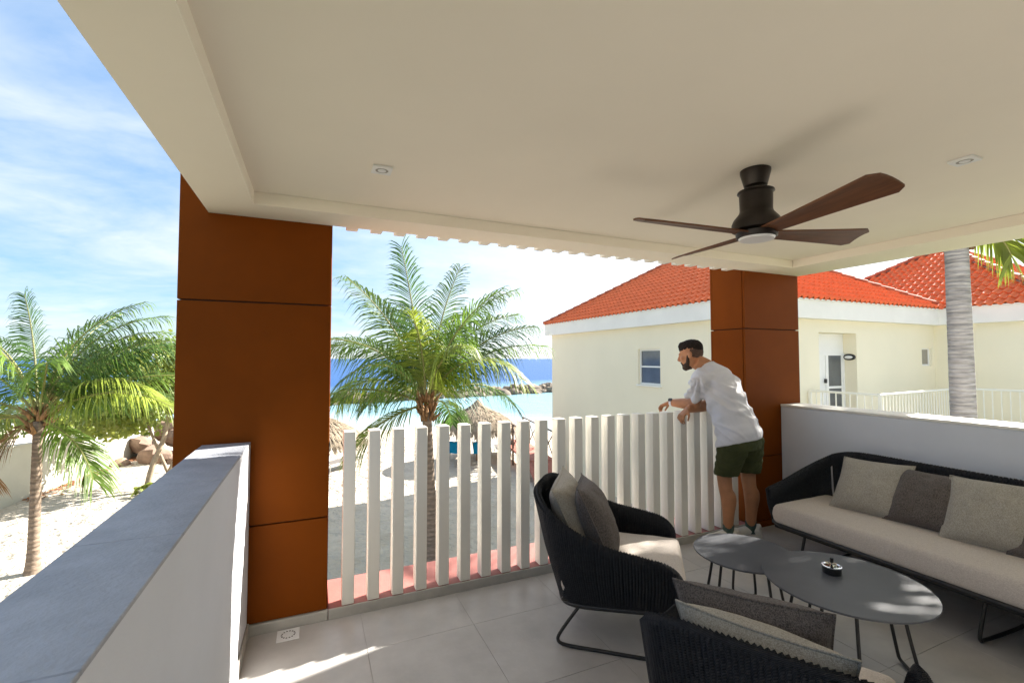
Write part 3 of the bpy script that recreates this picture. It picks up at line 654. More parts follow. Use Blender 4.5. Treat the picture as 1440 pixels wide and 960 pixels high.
def table(loc, r, h, label, rx=1.0, rz=0.0, leg_a=(100, 220, 340)):
    t = thing('coffee_table', label, 'coffee table', (*loc, 0), rz, 'low dark coffee tables')
    pr = [(r - 0.012, h - 0.014), (r - 0.002, h - 0.009), (r, h - 0.005), (r - 0.0015, h), (0.0, h + 0.0003)]
    MB().loft([((0, 0, z), (q * rx, 0, 0), (0, q, 0)) for q, z in pr], 64).build('table_top', M['table'], t, auto=40)
    MB().loft([((0, 0, h - 0.026), (0.62 * r * rx, 0, 0), (0, 0.62 * r, 0)), ((0, 0, h - 0.0145), (0.62 * r * rx, 0, 0), (0, 0.62 * r, 0))], 32).build('under_plate', M['black'], t)
    for a in leg_a:
        a0, a1 = R(a - 17), R(a + 17); k = 0.60 * r; f = 0.78 * r
        p = lambda ang, rad, z: (rad * math.cos(ang) * rx, rad * math.sin(ang), z)
        P = catmull([p(a0, k, h - 0.02), p(a0, (k + f) / 2, h / 2), p(a0, f, 0.05), p(a0 + 0.03, f + 0.004, 0.018), p(a0 + 0.15, f, 0.010), p(R(a), f * 0.985, 0.010), p(a1 - 0.15, f, 0.010), p(a1 - 0.03, f + 0.004, 0.018), p(a1, f, 0.05), p(a1, (k + f) / 2, h / 2), p(a1, k, h - 0.02)], 44)
        MB().tube(P, 0.008, 8).build('leg', M['black'], t, smooth=True)
    return t
table((2.46, 2.05), 0.29, 0.37, 'smaller round dark table tucked behind the larger table', leg_a=(40, 160, 280))
table((2.515, 1.50), 0.37, 0.42, 'larger dark table carrying the ashtray', leg_a=(-35, 85, 205))
def ashtray():
    t = thing('ashtray', 'round black spinning ashtray with chrome lid and push knob', 'ashtray', (2.55, 1.58, 0.4205))
    MB().lathe([(0.040, 0.0), (0.043, 0.003), (0.043, 0.034), (0.041, 0.036)], n=36).build('bowl', M['black'], t, auto=40)
    m = MB(); m.lathe([(0.046, 0.034), (0.047, 0.037), (0.046, 0.041), (0.040, 0.0415), (0.036, 0.038), (0.016, 0.040), (0.006, 0.046), (0.0, 0.047)], n=36)
    m.build('lid', M['chrome'], t, auto=40)
    m = MB()
    for k in range(6):
        a = k * math.pi / 3; m.box((0.027 * math.cos(a) - 0.005, 0.027 * math.sin(a) - 0.005, 0.0405), (0.027 * math.cos(a) + 0.005, 0.027 * math.sin(a) + 0.005, 0.0415))
    m.build('lid_slots', M['black'], t)
    MB().lathe([(0.003, 0.044), (0.003, 0.055)], n=12).build('stem', M['chrome'], t)
    MB().lathe([(0.0075, 0.055), (0.0085, 0.057), (0.0085, 0.078), (0.0075, 0.08)], n=20).build('knob', M['black'], t, auto=40)
ashtray()

# ------------------------------------------------------------------ NEIGHBOUR HOUSE
HX, HY, HX2, HYF = 9.3, 7.36, 16.9, 17.04
BYN, BXR, BYF = 4.9, 24.3, 12.3
ZC, ZE, ZR, ZF = 2.535, 2.97, 5.50, -0.22
def tile_mesh(w, l):
    mb = MB(); prof = [(-0.5, 0.0), (-0.36, 0.034), (-0.2, 0.066), (-0.04, 0.050), (0.12, 0.008), (0.32, -0.012), (0.5, 0.0)]
    n = len(prof); vs = []
    for yy, dz in ((0.0, 0.032), (l * 1.10, 0.0)):
        for x, z in prof: vs.append((x * w * 1.02, yy, z + dz))
    for x, z in prof: vs.append((x * w * 1.02, 0.0, z + 0.002))
    fs = [(k, k + 1, n + k + 1, n + k) for k in range(n - 1)] + [(2 * n + k, 2 * n + k + 1, k + 1, k) for k in range(n - 1)]
    mb.add(vs, fs); return mb
def build_house():
    h = thing('house', 'cream rendered house with orange tiled hip roofs', 'house', (HX, HY, 0))
    off = Vector((HX, HY, 0)); cx = lambda a, b, mb, bev=0: mb.box(tuple(Vector(a) - off), tuple(Vector(b) - off), bev)
    def bx(name, m, a, b, parent=h, bev=0.0):
        mb = MB(); cx(a, b, mb, bev); return mb.build(name, m, parent)
    # walls: solids butted round the door recess and the window openings
    rx0, rx1, rz1, rd = 11.6, 13.13, 2.22, 0.36
    T = 0.3
    w = MB()
    wy0, wy1, wz0, wz1 = 10.47, 11.45, 0.765, 1.85          # window in the beach side wall
    cx((HX, HY + T, -3.4), (HX + T, wy0, ZC), w); cx((HX, wy1, -3.4), (HX + T, HYF, ZC), w); cx((HX, wy0, -3.4), (HX + T, wy1, wz0), w); cx((HX, wy0, wz1), (HX + T, wy1, ZC), w)
    vx0, vx1, vz0, vz1 = 16.22, 16.72, 1.35, 1.87
    cx((HX, HY, -3.4), (rx0, HY + T, ZC), w); cx((rx0, HY, rz1), (rx1, HY + T, ZC), w); cx((rx0, HY, -3.4), (rx1, HY + T, ZF), w)
    cx((rx1, HY, -3.4), (vx0, HY + T, ZC), w); cx((vx0, HY, -3.4), (vx1, HY + T, vz0), w); cx((vx0, HY, vz1), (vx1, HY + T, ZC), w); cx((vx1, HY, -3.4), (HX2, HY + T, ZC), w)
    cx((rx0 - 0.15, HY + rd, ZF), (rx1 + 0.15, HY + rd + 0.2, rz1 + 0.1), w); cx((rx1, HY + T, ZF), (rx1 + 0.15, HY + rd, rz1), w); cx((rx0 - 0.15, HY + T, ZF), (rx0, HY + rd, rz1), w); cx((rx0, HY + T, rz1), (rx1, HY + rd, rz1 + 0.1), w)
    cx((HX + T, HYF - T, -3.4), (HX2, HYF, ZC), w)
    cx((HX2, BYN, -3.4), (HX2 + T, HY + T, ZC), w); cx((HX2 + T, BYN, -3.4), (BXR, BYN + T, ZC), w); cx((HX2 + T, BYF - T, -3.4), (BXR, BYF, ZC), w); cx((BXR - T, BYN + T, -3.4), (BXR, BYF - T, ZC), w)
    w.build('wall', M['cream'], h)
    # white cornice with a thin drip mould
    o = 0.22; c = MB()
    def band(x0, y0, x1, y1, z0, z1, o):
        cx((x0 - o, y0 - o, z0), (x0 + T, y1 + o, z1), c); cx((x0 + T, y1 - T, z0), (x1 + o, y1 + o, z1), c)
    cx((HX - o, HY - o, ZC), (HX + T, HYF + o, ZE), c); cx((HX + T, HY - o, ZC), (HX2 - o, HY + T, ZE), c); cx((HX + T, HYF - T, ZC), (HX2 + o, HYF + o, ZE), c)
    cx((HX2 - o, BYN - o, ZC), (HX2 + T, HY + T, ZE), c); cx((HX2 + T, BYN - o, ZC), (BXR + o, BYN + T, ZE), c)
    co = c.build('cornice', M['cornice'], h)
    c = MB(); o = 0.26; z0, z1 = ZE + 0.001, ZE + 0.035
    cx((HX - o, HY - o, z0), (HX + T, HYF + o, z1), c); cx((HX + T, HY - o, z0), (HX2 - o, HY + T, z1), c); cx((HX2 - o, BYN - o, z0), (HX2 + T, HY + T, z1), c); cx((HX2 + T, BYN - o, z0), (BXR + o, BYN + T, z1), c)
    c.build('drip_mould', M['cornice'], co)
    # window in the beach wall
    f = MB(); b = 0.055; xo = HX + 0.07
    cx((xo, wy0, wz0), (xo + 0.05, wy0 + b, wz1), f); cx((xo, wy1 - b, wz0), (xo + 0.05, wy1, wz1), f); cx((xo, wy0 + b, wz0), (xo + 0.05, wy1 - b, wz0 + b), f); cx((xo, wy0 + b, wz1 - b), (xo + 0.05, wy1 - b, wz1), f); cx((xo - 0.01, wy0 + b, 1.29), (xo + 0.045, wy1 - b, 1.335), f)
    fr = f.build('window', M['winwhite'], h)
    bx('pane', M['glass'], (xo + 0.025, wy0 + b, 1.335), (xo + 0.033, wy1 - b, wz1 - b), fr); bx('pane', M['glass'], (xo + 0.012, wy0 + b, wz0 + b), (xo + 0.02, wy1 - b, 1.29), fr)
    bx('sill', M['cornice'], (HX - 0.05, wy0 - 0.06, wz0 - 0.05), (HX + 0.068, wy1 + 0.06, wz0 - 0.002), fr, 0.006)
    c = MB(); z0 = wz0 - 0.002
    # small blind window
    f = MB(); yo = HY + 0.05; b = 0.045
    cx((vx0, yo, vz0), (vx0 + b, yo + 0.05, vz1), f); cx((vx1 - b, yo, vz0), (vx1, yo + 0.05, vz1), f); cx((vx0 + b, yo, vz0), (vx1 - b, yo + 0.05, vz0 + b), f); cx((vx0 + b, yo, vz1 - b), (vx1 - b, yo + 0.05, vz1), f)
    fr = f.build('window', M['winwhite'], h); bx('pane', M['blind'], (vx0 + b, yo + 0.02, vz0 + b), (vx1 - b, yo + 0.03, vz1 - b), fr)
    # entrance door
    yb = HY + rd - 0.002; dz1 = 1.70
    d = MB(); cx((11.75, yb - 0.06, ZF), (11.81, yb, dz1), d); cx((12.33, yb - 0.06, ZF), (12.40, yb, dz1), d); cx((13.06, yb - 0.06, ZF), (13.125, yb, dz1), d); cx((11.81, yb - 0.06, dz1 - 0.06), (12.33, yb, dz1), d); cx((12.40, yb - 0.06, dz1 - 0.06), (13.06, yb, dz1), d); cx((12.40, yb - 0.05, 0.77), (13.06, yb - 0.01, 0.83), d)
    dr = d.build('door', M['winwhite'], h)
    bx('door_leaf', M['winwhite'], (11.81, yb - 0.045, ZF), (12.33, yb - 0.01, dz1 - 0.06), dr, 0.004)
    m = MB(); cx((12.26, yb - 0.10, 0.92), (12.32, yb - 0.046, 1.03), m, 0.01); m.build('handle', M['black'], dr)
    bx('pane', M['glass'], (12.46, yb - 0.035, 0.83), (13.0, yb - 0.027, dz1 - 0.06), dr); bx('pane', M['glass'], (12.46, yb - 0.035, ZF + 0.02), (13.0, yb - 0.027, 0.77), dr)
    m = MB(); cx((12.40, yb - 0.045, 0.83), (12.46, yb - 0.01, dz1 - 0.06), m); cx((13.0, yb - 0.045, 0.83), (13.06, yb - 0.01, dz1 - 0.06), m); cx((12.40, yb - 0.045, ZF), (12.46, yb - 0.01, 0.77), m); cx((13.0, yb - 0.045, ZF), (13.06, yb - 0.01, 0.77), m)
    m.build('stile', M['winwhite'], dr)
    bx('transom_panel', M['winwhite'], (11.75, yb - 0.03, dz1 + 0.002), (13.125, yb, rz1 - 0.003), dr)
    # walkway slab in front of the door
    s = MB(); cx((10.95, 5.66, ZF - 0.2), (HX2, HY - 0.001, ZF), s); cx((15.55, 2.6, ZF - 0.2), (HX2, 5.659, ZF), s); s.build('walkway', M['cream'], h)
    # ---- roofs
    roof = MB(); ov = 0.24
    def hip(x0, y0, x1, y1, ry0, ry1, rx):
        v = [Vector(p) - off for p in ((x0, y0, ZE + 0.03), (x1, y0, ZE + 0.03), (x1, y1, ZE + 0.03), (x0, y1, ZE + 0.03), (rx, ry0, ZR), (rx, ry1, ZR))]
        roof.add(v, [(0, 1, 4), (1, 2, 5, 4), (2, 3, 5), (3, 0, 4, 5), (0, 3, 2, 1)])
    ax = (HX + HX2) / 2; hw = (HX2 - HX) / 2 + ov
    Aa = (HX - ov, HY - ov, HX2 + ov, HYF + ov); ra0, ra1 = Aa[1] + hw, Aa[3] - hw
    hip(*Aa, ra0, ra1, ax)
    bw = (BYF - BYN) / 2 + ov; Bb = (HX2 - ov - 0.001, BYN - ov, BXR + ov, BYF + ov); bxr = Bb[0] + bw; by = (Bb[1] + Bb[3]) / 2
    hip(*Bb, by - 0.02, by + 0.02, bxr)
    ro = roof.build('roof', M['rooftile'], h)
    tw, tl = 0.205, 0.30
    base = tile_mesh(tw, tl); me = base.mesh('roof_tile', M['rooftile'], False)
    placed = []
    def face(p0, p1, q0, q1, inset):
        """tiles on the quad eave p0->p1, ridge q0->q1"""
        p0, p1, q0, q1 = map(Vector, (p0, p1, q0, q1)); e = (p1 - p0).normalized()
        nrm = e.cross((q0 - p0)).normalized()
        if nrm.z < 0: nrm = -nrm
        u = nrm.cross(e).normalized()
        if u.z < 0: u = -u
        H = (q0 - p0).dot(u); Lw = (p1 - p0).length; a0 = (q0 - p0).dot(e); a1 = (q1 - p0).dot(e)
        for r in range(int(H / tl) + 1):
            yy = r * tl; t0 = (yy + tl * 0.3) / H
            lo = a0 * t0; hi = Lw + (a1 - Lw) * t0
            k = 0
            for k in range(int(Lw / tw) + 1):
                x = (k + 0.5) * tw
                if x < lo + 0.02 or x > hi - 0.02: continue
                pos = p0 + e * x + u * (yy - 0.03) + nrm * 0.004
                mt = Matrix((( e.x, u.x, nrm.x), (e.y, u.y, nrm.y), (e.z, u.z, nrm.z))).to_4x4()
                placed.append((pos, mt))
    z = ZE + 0.03
    face((Aa[0], Aa[3], z), (Aa[0], Aa[1], z), (ax, ra1, ZR), (ax, ra0, ZR), 0)
    face((Aa[0], Aa[1], z), (Aa[2], Aa[1], z), (ax, ra0, ZR), (ax, ra0, ZR), 0)
    face((Bb[0], Bb[3], z), (Bb[0], Bb[1], z), (bxr, by, ZR), (bxr, by, ZR), 0)
    face((Bb[0], Bb[1], z), (Bb[2], Bb[1], z), (bxr, by, ZR), (bxr, by, ZR), 0)
    fwd = Vector((math.sin(YAW), math.cos(YAW), 0)); rgt = Vector((math.cos(YAW), -math.sin(YAW), 0))
    def seen(p):
        d = p.dot(fwd); px = 720 + 640 * p.dot(rgt) / d; py = 504 - 640 * (p.z - EYE) / d
        if p.x > HX2 and p.y > HY and px < 1300 and py > 433 - (1300 - px) * 0.36: return False
        roofline = 316 + (px - 468) * 0.109 if px < 1125 else 388 - (px - 1125) * 0.165
        return 778 < px < 1445 and py > roofline - 6 and not (1003 < px < 1133)
    vis = [(t[0].length, i) for i, t in enumerate(placed) if seen(t[0])]; vis.sort(); near = {i for _, i in vis[:298]}
    rest = MB()
    for i, (pos, mt) in enumerate(placed):
        jit = Matrix.Rotation(random.uniform(-0.02, 0.02), 4, 'Z') @ Matrix.Rotation(random.uniform(-0.02, 0.02), 4, 'X')
        mm = Matrix.Translation(pos - off) @ mt @ jit
        if i in near:
            ob = link('roof_tile', me, ro); ob.matrix_local = mm
        else: rest.add([mm @ Vector(p) for p in base.v], base.f)
    rest.build('roof_tiles', M['rooftile'], ro)['kind'] = 'stuff'
    # ridge caps along the hips
    cap = MB(); vs = []; n = 8
    for y, r in ((0, 0.115), (0.40, 0.095)):
        for k in range(n + 1):
            a = math.pi * k / n; vs.append((r * math.cos(a), y, r * 0.85 * math.sin(a) + (0.012 if y == 0 else 0)))
    for k in range(n + 1):
        a = math.pi * k / n; vs.append((0.095 * math.cos(a), 0.0, 0.08 * math.sin(a)))
    cap.add(vs, [(k + 1, k, n + 1 + k, n + 2 + k) for k in range(n)] + [(k, k + 1, 2 * n + 3 + k, 2 * n + 2 + k) for k in range(n)])
    cm = cap.mesh('ridge_tile', M['ridge'], True); cm.set_sharp_from_angle(angle=R(40))
    bedm = MB()
    def ridge(a, b):
        a, b = Vector(a), Vector(b); d = (b - a); L = d.length; d.normalize(); side = d.cross(Vector((0, 0, 1))).normalized(); up = side.cross(d)
        mt = Matrix(((side.x, d.x, up.x), (side.y, d.y, up.y), (side.z, d.z, up.z))).to_4x4()
        for k in range(int(L / 0.36)):
            ob = link('ridge_tile', cm, ro); ob.matrix_local = Matrix.Translation(a + d * 0.36 * k + up * 0.035 - off) @ mt
        q = [a - off + up * 0.0 + side * 0.13, a - off + up * 0.05, a - off + up * 0.0 - side * 0.13]; q2 = [p + d * L for p in q]
        bedm.add(q + q2, [(0, 1, 4, 3), (1, 2, 5, 4)])
    for c_ in ((Aa[0], Aa[1]), (Aa[2], Aa[1])): ridge((*c_, z), (ax, ra0, ZR))
    ridge((Aa[0], Aa[3], z), (ax, ra1, ZR)); ridge((ax, ra0, ZR), (ax, ra1, ZR))
    for c_ in ((Bb[0], Bb[1]), (Bb[0], Bb[3]), (Bb[2], Bb[1])): ridge((*c_, z), (bxr, by, ZR))
    bedm.build('mortar', M['mortar'], ro)
    # railing of the walkway
    rl = thing('railing', 'thin cream railing along the walkway of the cream house', 'railing', (11.12, 7.2, ZF))
    P = [Vector(p) for p in ((11.13, 7.30, 0), (11.08, 5.78, 0), (15.35, 6.22, 0), (15.72, 4.9, 0), (15.9, 2.7, 0))]; o0 = Vector((11.12, 7.2, 0)); ht = 1.0
    MB().tube([p - o0 + Vector((0, 0, ht)) for p in P], 0.026, 8).build('handrail', M['rail'], rl, auto=40)
    MB().tube([p - o0 + Vector((0, 0, 0.1)) for p in P], 0.016, 6).build('bottom_rail', M['rail'], rl, auto=40)
    bm_ = MB().box((-0.010, -0.010, 0.1), (0.010, 0.010, ht - 0.01)).mesh('baluster', M['rail']); pm = MB().box((-0.028, -0.028, 0.0), (0.028, 0.028, ht - 0.012)).mesh('post', M['rail'])
    for a, b in zip(P[:-1], P[1:]):
        n = max(2, round((b - a).length / 0.155)); ang = math.atan2((b - a).y, (b - a).x)
        for k in range(n):
            p = a + (b - a) * (k / n) - o0; link('post' if k == 0 else 'baluster', pm if k == 0 else bm_, rl, p, (0, 0, ang))
    # oval bulkhead lamp on the side of the door recess
    t = thing('wall_lamp', 'black oval bulkhead lamp beside the house door', 'wall lamp', (rx1 - 0.002, HY + 0.17, 1.60))
    MB().loft([((x, 0, 0), (0, 0.15 * s, 0), (0, 0, 0.085 * s)) for x, s in ((0, 1), (-0.035, 1), (-0.055, 0.85))], 28).build('housing', M['black'], t, auto=40)
    MB().loft([((x, 0, -0.005), (0, 0.105 * s, 0), (0, 0, 0.045 * s)) for x, s in ((-0.0555, 1), (-0.075, 0.9), (-0.085, 0.4))], 24).build('lens', M['diffuser'], t, smooth=True)
build_house()

# ------------------------------------------------------------------ PALMS AND SHRUBS
RT = Vector((math.cos(YAW), -math.sin(YAW), 0)); FW = Vector((math.sin(YAW), math.cos(YAW), 0)); ZV = Vector((0, 0, 1))
def frond(t, org, a, e0, e1, L, m, wid=0.72, curl=0.0, nl=66, wind=0.0, seed=0, ragged=0.12):
    rnd = random.Random(seed); mb = MB(); n = 18; a0 = R(a); pts = [Vector(org)]; dirs = []
    for i in range(n):
        u = (i + 0.5) / n; el = R(e0 + (e1 - e0) * u ** 1.25); az = a0 + R(curl) * u
        d = (RT * math.cos(az) + FW * math.sin(az)) * math.cos(el) + ZV * math.sin(el)
        dirs.append(d); pts.append(pts[-1] + d * (L / n))
    mb.cur = 1
    mb.tube(pts, [0.028 * (1 - 0.86 * i / n) + 0.002 for i in range(n + 1)], 5); mb.cur = 0
    roll = R(rnd.uniform(-25, 25))
    for k in range(nl):
        u = 0.13 + 0.87 * (k + 0.5) / nl
        i = min(int(u * n), n - 1); f = u * n - i
        p = pts[i].lerp(pts[i + 1], f); T = dirs[i]
        hz = math.sqrt(max(0.0, 1 - T.z * T.z)); S = T.cross(ZV * hz - FW * max(0.0, T.z) * 0.9)
        if S.length < 0.05: S = RT.copy()
        S.normalize(); N = S.cross(T).normalized()
        prof = (0.45 + 0.55 * math.sin(min(1, u * 1.9) * math.pi / 2)) * (1 - 0.5 * max(0, u - 0.5) / 0.5)
        for sgn in (-1, 1):
            l = wid * (1.0 + 0.12 * max(0.0, e0 - 50) / 40) * prof * rnd.uniform(1 - ragged * 1.6, 1 + ragged * 0.6)
            phi = R(22 + 36 * u + rnd.uniform(-8, 8))
            s_ = S * math.cos(roll) * sgn + N * math.sin(roll) * sgn
            d = (s_ * math.cos(phi) + T * math.sin(phi) + N * (0.22 + rnd.uniform(-0.12, 0.1))).normalized()
            wv = (T - d * T.dot(d)).normalized() * (0.0115 + 0.004 * rnd.random())
            drp = (0.18 + 0.50 * hz + 0.28 * rnd.random()) * l; q0 = p; g = Vector((0, 0, -1)) * drp + RT * wind * l
            q1 = p + d * l * 0.36 + g * 0.10; q2 = p + d * l * 0.70 + g * 0.42; q3 = p + d * l * 0.95 + g * 1.0
            mb.add([q0 - wv * 0.6, q0 + wv * 0.6, q1 - wv, q1 + wv, q2 - wv * 0.8, q2 + wv * 0.8, q3], [(0, 1, 3, 2), (2, 3, 5, 4), (4, 5, 6)])
    o = Vector(t.location); mb.v = [tuple(Vector(p) - o) for p in mb.v]
    return mb.build('frond', [m, M['rachis']], t, smooth=False)
def palm_trunk(t, base, top, r0, r1, bark, lean=0.0, rings=110, amp=0.022):
    b, tp = Vector(base), Vector(top); pts = []; rad = []; o = Vector(t.location)
    for i in range(rings + 1):
        u = i / rings; p = b.lerp(tp, u) + RT * lean * math.sin(u * math.pi) * 0.5
        r = r1 + (r0 - r1) * (1 - u) ** 1.2 + 0.10 * r0 / 0.16 * math.exp(-u * 14)
        r *= 1 + amp * math.sin(i * 2.1 + 2 * noise.noise(Vector((i * 0.3, 0, 0)))) + amp * noise.noise(Vector((u * 60, 1.3, b.x)))
        pts.append(p - o); rad.append(r)
    return MB().tube(pts, rad, 16).build('trunk', bark, t, smooth=True)
def boot(t, c, n, r, m, seed):
    """fibrous frond bases round the growing point"""
    rnd = random.Random(seed); mb = MB(); o = Vector(t.location); c = Vector(c)
    for k in range(n):
        a = rnd.uniform(0, 2 * math.pi); z = rnd.uniform(-0.34, 0.22); d = Vector((math.cos(a), math.sin(a), 0))
        p = c + d * r * rnd.uniform(0.5, 1.05) + ZV * z; e = d * rnd.uniform(0.05, 0.20) + ZV * rnd.uniform(0.12, 0.34)
        mb.tube([p - o, p + e * 0.5 - o, p + e + d * 0.04 - o], [rnd.uniform(0.03, 0.055), 0.035, 0.008], 5)
    return mb.build('crown_sheath', m, t, smooth=True)
def palm(label, base, crown, r0, r1, fr, bark, seed, group=None, lean=0.0, wind=0.0, wid=0.92, sheath=True):
    t = thing('palm_tree', label, 'palm tree', base, 0, group)
    palm_trunk(t, base, crown, r0, r1, bark, lean, amp=0.008 if bark is M['bark2'] else 0.022)
    if sheath: boot(t, crown, 46, r1 * 1.5, M['sheath'], seed)
    for k, (a, e0, e1, L, m) in enumerate(fr):
        c = Vector(crown) + (RT * math.cos(R(a)) + FW * math.sin(R(a))) * 0.07 + ZV * (0.05 + 0.15 * max(0, e0) / 90)
        frond(t, c, a, e0, e1, L, M['leaf' + m], seed=seed * 100 + k, wind=wind, wid=wid, curl=random.Random(seed * 7 + k).uniform(-14, 14))
    return t
palm('coconut palm on the sand seen through the fins beyond the terrace', (2.52, 10.16, -3.05), (2.33, 10.08, 0.48), 0.14, 0.105,
     [(172, 84, 76, 3.5, 'B'), (52, 84, 52, 3.4, 'A'), (12, 78, 18, 3.4, 'A'), (185, 74, 38, 3.2, 'A'), (25, 72, 5, 3.1, 'A'), (8, 60, 2, 3.1, 'B'), (-24, 62, -50, 2.7, 'C'), (14, 52, -8, 3.0, 'A'), (176, 68, -42, 3.2, 'A'),
      (168, 42, -55, 2.4, 'C'), (190, 24, -38, 2.9, 'A'), (205, -12, -62, 1.9, 'C'), (75, 72, 10, 3.2, 'B'), (120, 70, 25, 3.2, 'B'), (95, 48, -15, 2.9, 'B'),
      (268, 78, 35, 2.2, 'C'), (232, 58, -40, 2.4, 'A'), (80, 8, -55, 2.3, 'B'), (140, 26, -45, 2.7, 'B'), (42, 30, -48, 2.7, 'B'), (340, 76, 25, 3.0, 'A'), (150, 76, 30, 3.1, 'A'), (200, 62, -10, 2.8, 'A'), (310, 70, 0, 2.0, 'C')],
     M['bark'], 3, 'palms round the terrace')
palm('coconut palm on the sand below the parapet in front of the beach wall', (-5.40, 13.12, -3.05), (-5.37, 13.05, 0.22), 0.102, 0.082,
     [(150, 80, 50, 2.9, 'B'), (25, 84, 20, 3.1, 'A'), (8, 74, 4, 3.3, 'A'), (15, 62, -12, 3.4, 'B'), (12, 68, -4, 3.2, 'A'), (28, 56, -6, 3.3, 'B'), (2, 50, -44, 2.8, 'C'), (-6, 30, -30, 3.2, 'C'), (-4, -22, -66, 1.9, 'A'), (178, 52, -20, 3.1, 'A'),
      (198, 32, -42, 3.1, 'A'), (165, 66, 6, 3.1, 'B'), (188, 6, -52, 2.6, 'A'), (205, 14, -60, 2.5, 'C'), (60, 62, -4, 3.1, 'B'), (92, 72, 20, 3.2, 'B'), (122, 58, 4, 3.1, 'B'), (85, 28, -35, 2.8, 'B'),
      (268, 76, 22, 2.3, 'A'), (140, 20, -40, 2.7, 'B'), (48, 30, -40, 2.9, 'B'), (18, 38, -20, 3.3, 'A'), (325, 66, -10, 2.2, 'A'), (212, -40, -82, 1.3, 'D')],
     M['bark'], 5, 'palms round the terrace', wind=0.10)
palm('stout grey palm trunk rising between the parapet and the cream house', (7.8, 3.1, -3.05), (7.78, 3.12, 3.32), 0.150, 0.118,
     [(185, 48, -66, 2.0, 'A'), (-8, -10, -80, 0.8, 'C'), (10, 66, 34, 2.6, 'A'), (45, 86, 55, 2.3, 'A'), (135, 84, 45, 2.3, 'B'), (225, 85, 50, 2.3, 'A'), (98, 80, 62, 1.8, 'A'), (112, 72, 52, 1.8, 'B'), (84, 76, 56, 1.9, 'A'), (60, 32, -8, 2.7, 'B'), (100, 28, -8, 2.6, 'A'), (140, 34, -6, 2.6, 'B'), (175, 66, 6, 2.9, 'A'), (215, 60, 0, 2.9, 'B'), (250, 56, -4, 2.8, 'A'),
      (285, 58, 0, 2.9, 'B'), (320, 68, 34, 2.6, 'A'), (350, 76, 40, 2.6, 'B'), (280, 66, 20, 2.5, 'A'), (200, 72, 20, 2.8, 'B'), (235, 78, 28, 2.8, 'A'), (300, 80, 34, 2.8, 'B'), (70, 60, 10, 2.7, 'B'), (265, 50, 4, 2.5, 'A')],
     M['bark2'], 9, 'palms round the terrace', wid=0.62)

def leafy(mb, c, rad, n, size, seed, hole=0.35):
    """round leaves on a lumpy crown, with gaps"""
    rnd = random.Random(seed); c = Vector(c)
    k = 0
    while k < n:
        d = Vector((rnd.gauss(0, 1), rnd.gauss(0, 1), rnd.gauss(0, 1))).normalized(); q = rnd.random() ** 0.35
        lump = 0.80 + 0.45 * noise.noise(d * 2.3 + Vector((seed, 0, 0)))
        p = Vector((d.x * rad[0], d.y * rad[1], d.z * rad[2])) * q * lump
        if noise.noise(p * 1.5 + Vector((seed * 2.0, 3, 1))) < -hole + 0.12: k += 0.25; continue
        k += 1
        nrm = (d * 0.5 + Vector((rnd.gauss(0, .6), rnd.gauss(0, .6), rnd.gauss(0.3, .5)))).normalized()
        a = nrm.orthogonal().normalized(); b = nrm.cross(a); s = size * rnd.uniform(0.55, 1.15); ph = rnd.uniform(0, 6)
        vs = [c + p + (a * math.cos(ph + j * math.pi / 3) * s + b * math.sin(ph + j * math.pi / 3) * s * 0.92) + nrm * (0.12 * s if j % 3 == 0 else 0) for j in range(6)]
        mb.add(vs, [(0, 1, 2, 3), (0, 3, 4, 5)])
    return mb
def shrub(name, label, cat, base, blobs, stems, size, seed, group=None):
    t = thing(name, label, cat, base, 0, group); o = Vector(base)
    mb = MB()
    for k, (c, rad, n) in enumerate(blobs): leafy(mb, c, rad, int(n * 1.8), size * 0.74, seed + k)
    mb.v = [tuple(Vector(p) - o) for p in mb.v]
    mb.build('crown', M['grape'], t)
    for P, r in stems:
        q = catmull([Vector(p) - o for p in P], 14); MB().tube(q, [r * (1 - 0.55 * i / 13) for i in range(14)], 8).build('trunk' if r > 0.05 else 'limb', M['branch'], t, smooth=True)
shrub('sea_grape_tree', 'sea grape tree with round leaves and pale leaning trunks beside the rust column', 'tree', (-5.1, 19.4, -3.0),
      [((-5.1, 19.6, 0.9), (2.5, 2.3, 1.75), 2300), ((-3.4, 20.3, 0.5), (1.9, 1.9, 1.5), 900), ((-6.1, 20.6, -0.4), (1.7, 1.6, 1.1), 700), ((-7.2, 22.3, -0.9), (1.3, 1.2, 0.9), 420), ((-1.9, 17.2, 2.3), (1.9, 2.4, 1.6), 900)],
      [([(-5.16, 19.40, -3.05), (-5.0, 19.45, -2.1), (-4.72, 19.6, -1.1), (-4.6, 19.7, 0.3)], 0.11), ([(-4.75, 19.6, -3.05), (-4.5, 19.7, -2.2), (-3.8, 19.4, -0.8), (-2.3, 17.7, 1.8)], 0.09), ([(-4.45, 19.8, -3.05), (-4.7, 19.9, -2.4), (-5.1, 20.1, -1.5), (-5.6, 20.3, -0.2)], 0.075)], 0.12, 11)
shrub('sea_grape_shrub', 'green sea grape shrub leaning over the far end of the beach wall', 'shrub', (-9.6, 25.0, -3.0),
      [((-9.4, 25.5, -0.8), (2.6, 2.4, 1.2), 1300), ((-8.0, 27.6, -0.9), (1.6, 1.4, 1.1), 600)], [([(-9.6, 25.0, -3.05), (-9.6, 25.2, -2.0), (-9.3, 25.5, -1.2)], 0.09)], 0.12, 21, 'sea grape shrubs behind the beach wall')
shrub('sea_grape_shrub', 'green sea grape shrub rising behind the near stretch of the beach wall', 'shrub', (-11.4, 20.0, -3.0),
      [((-11.2, 20.5, -0.85), (2.4, 2.6, 1.15), 1200), ((-10.3, 17.0, -1.1), (1.3, 1.6, 0.9), 500)], [([(-11.4, 20.0, -3.05), (-11.4, 20.2, -2.0), (-11.2, 20.5, -1.2)], 0.09)], 0.12, 31, 'sea grape shrubs behind the beach wall')
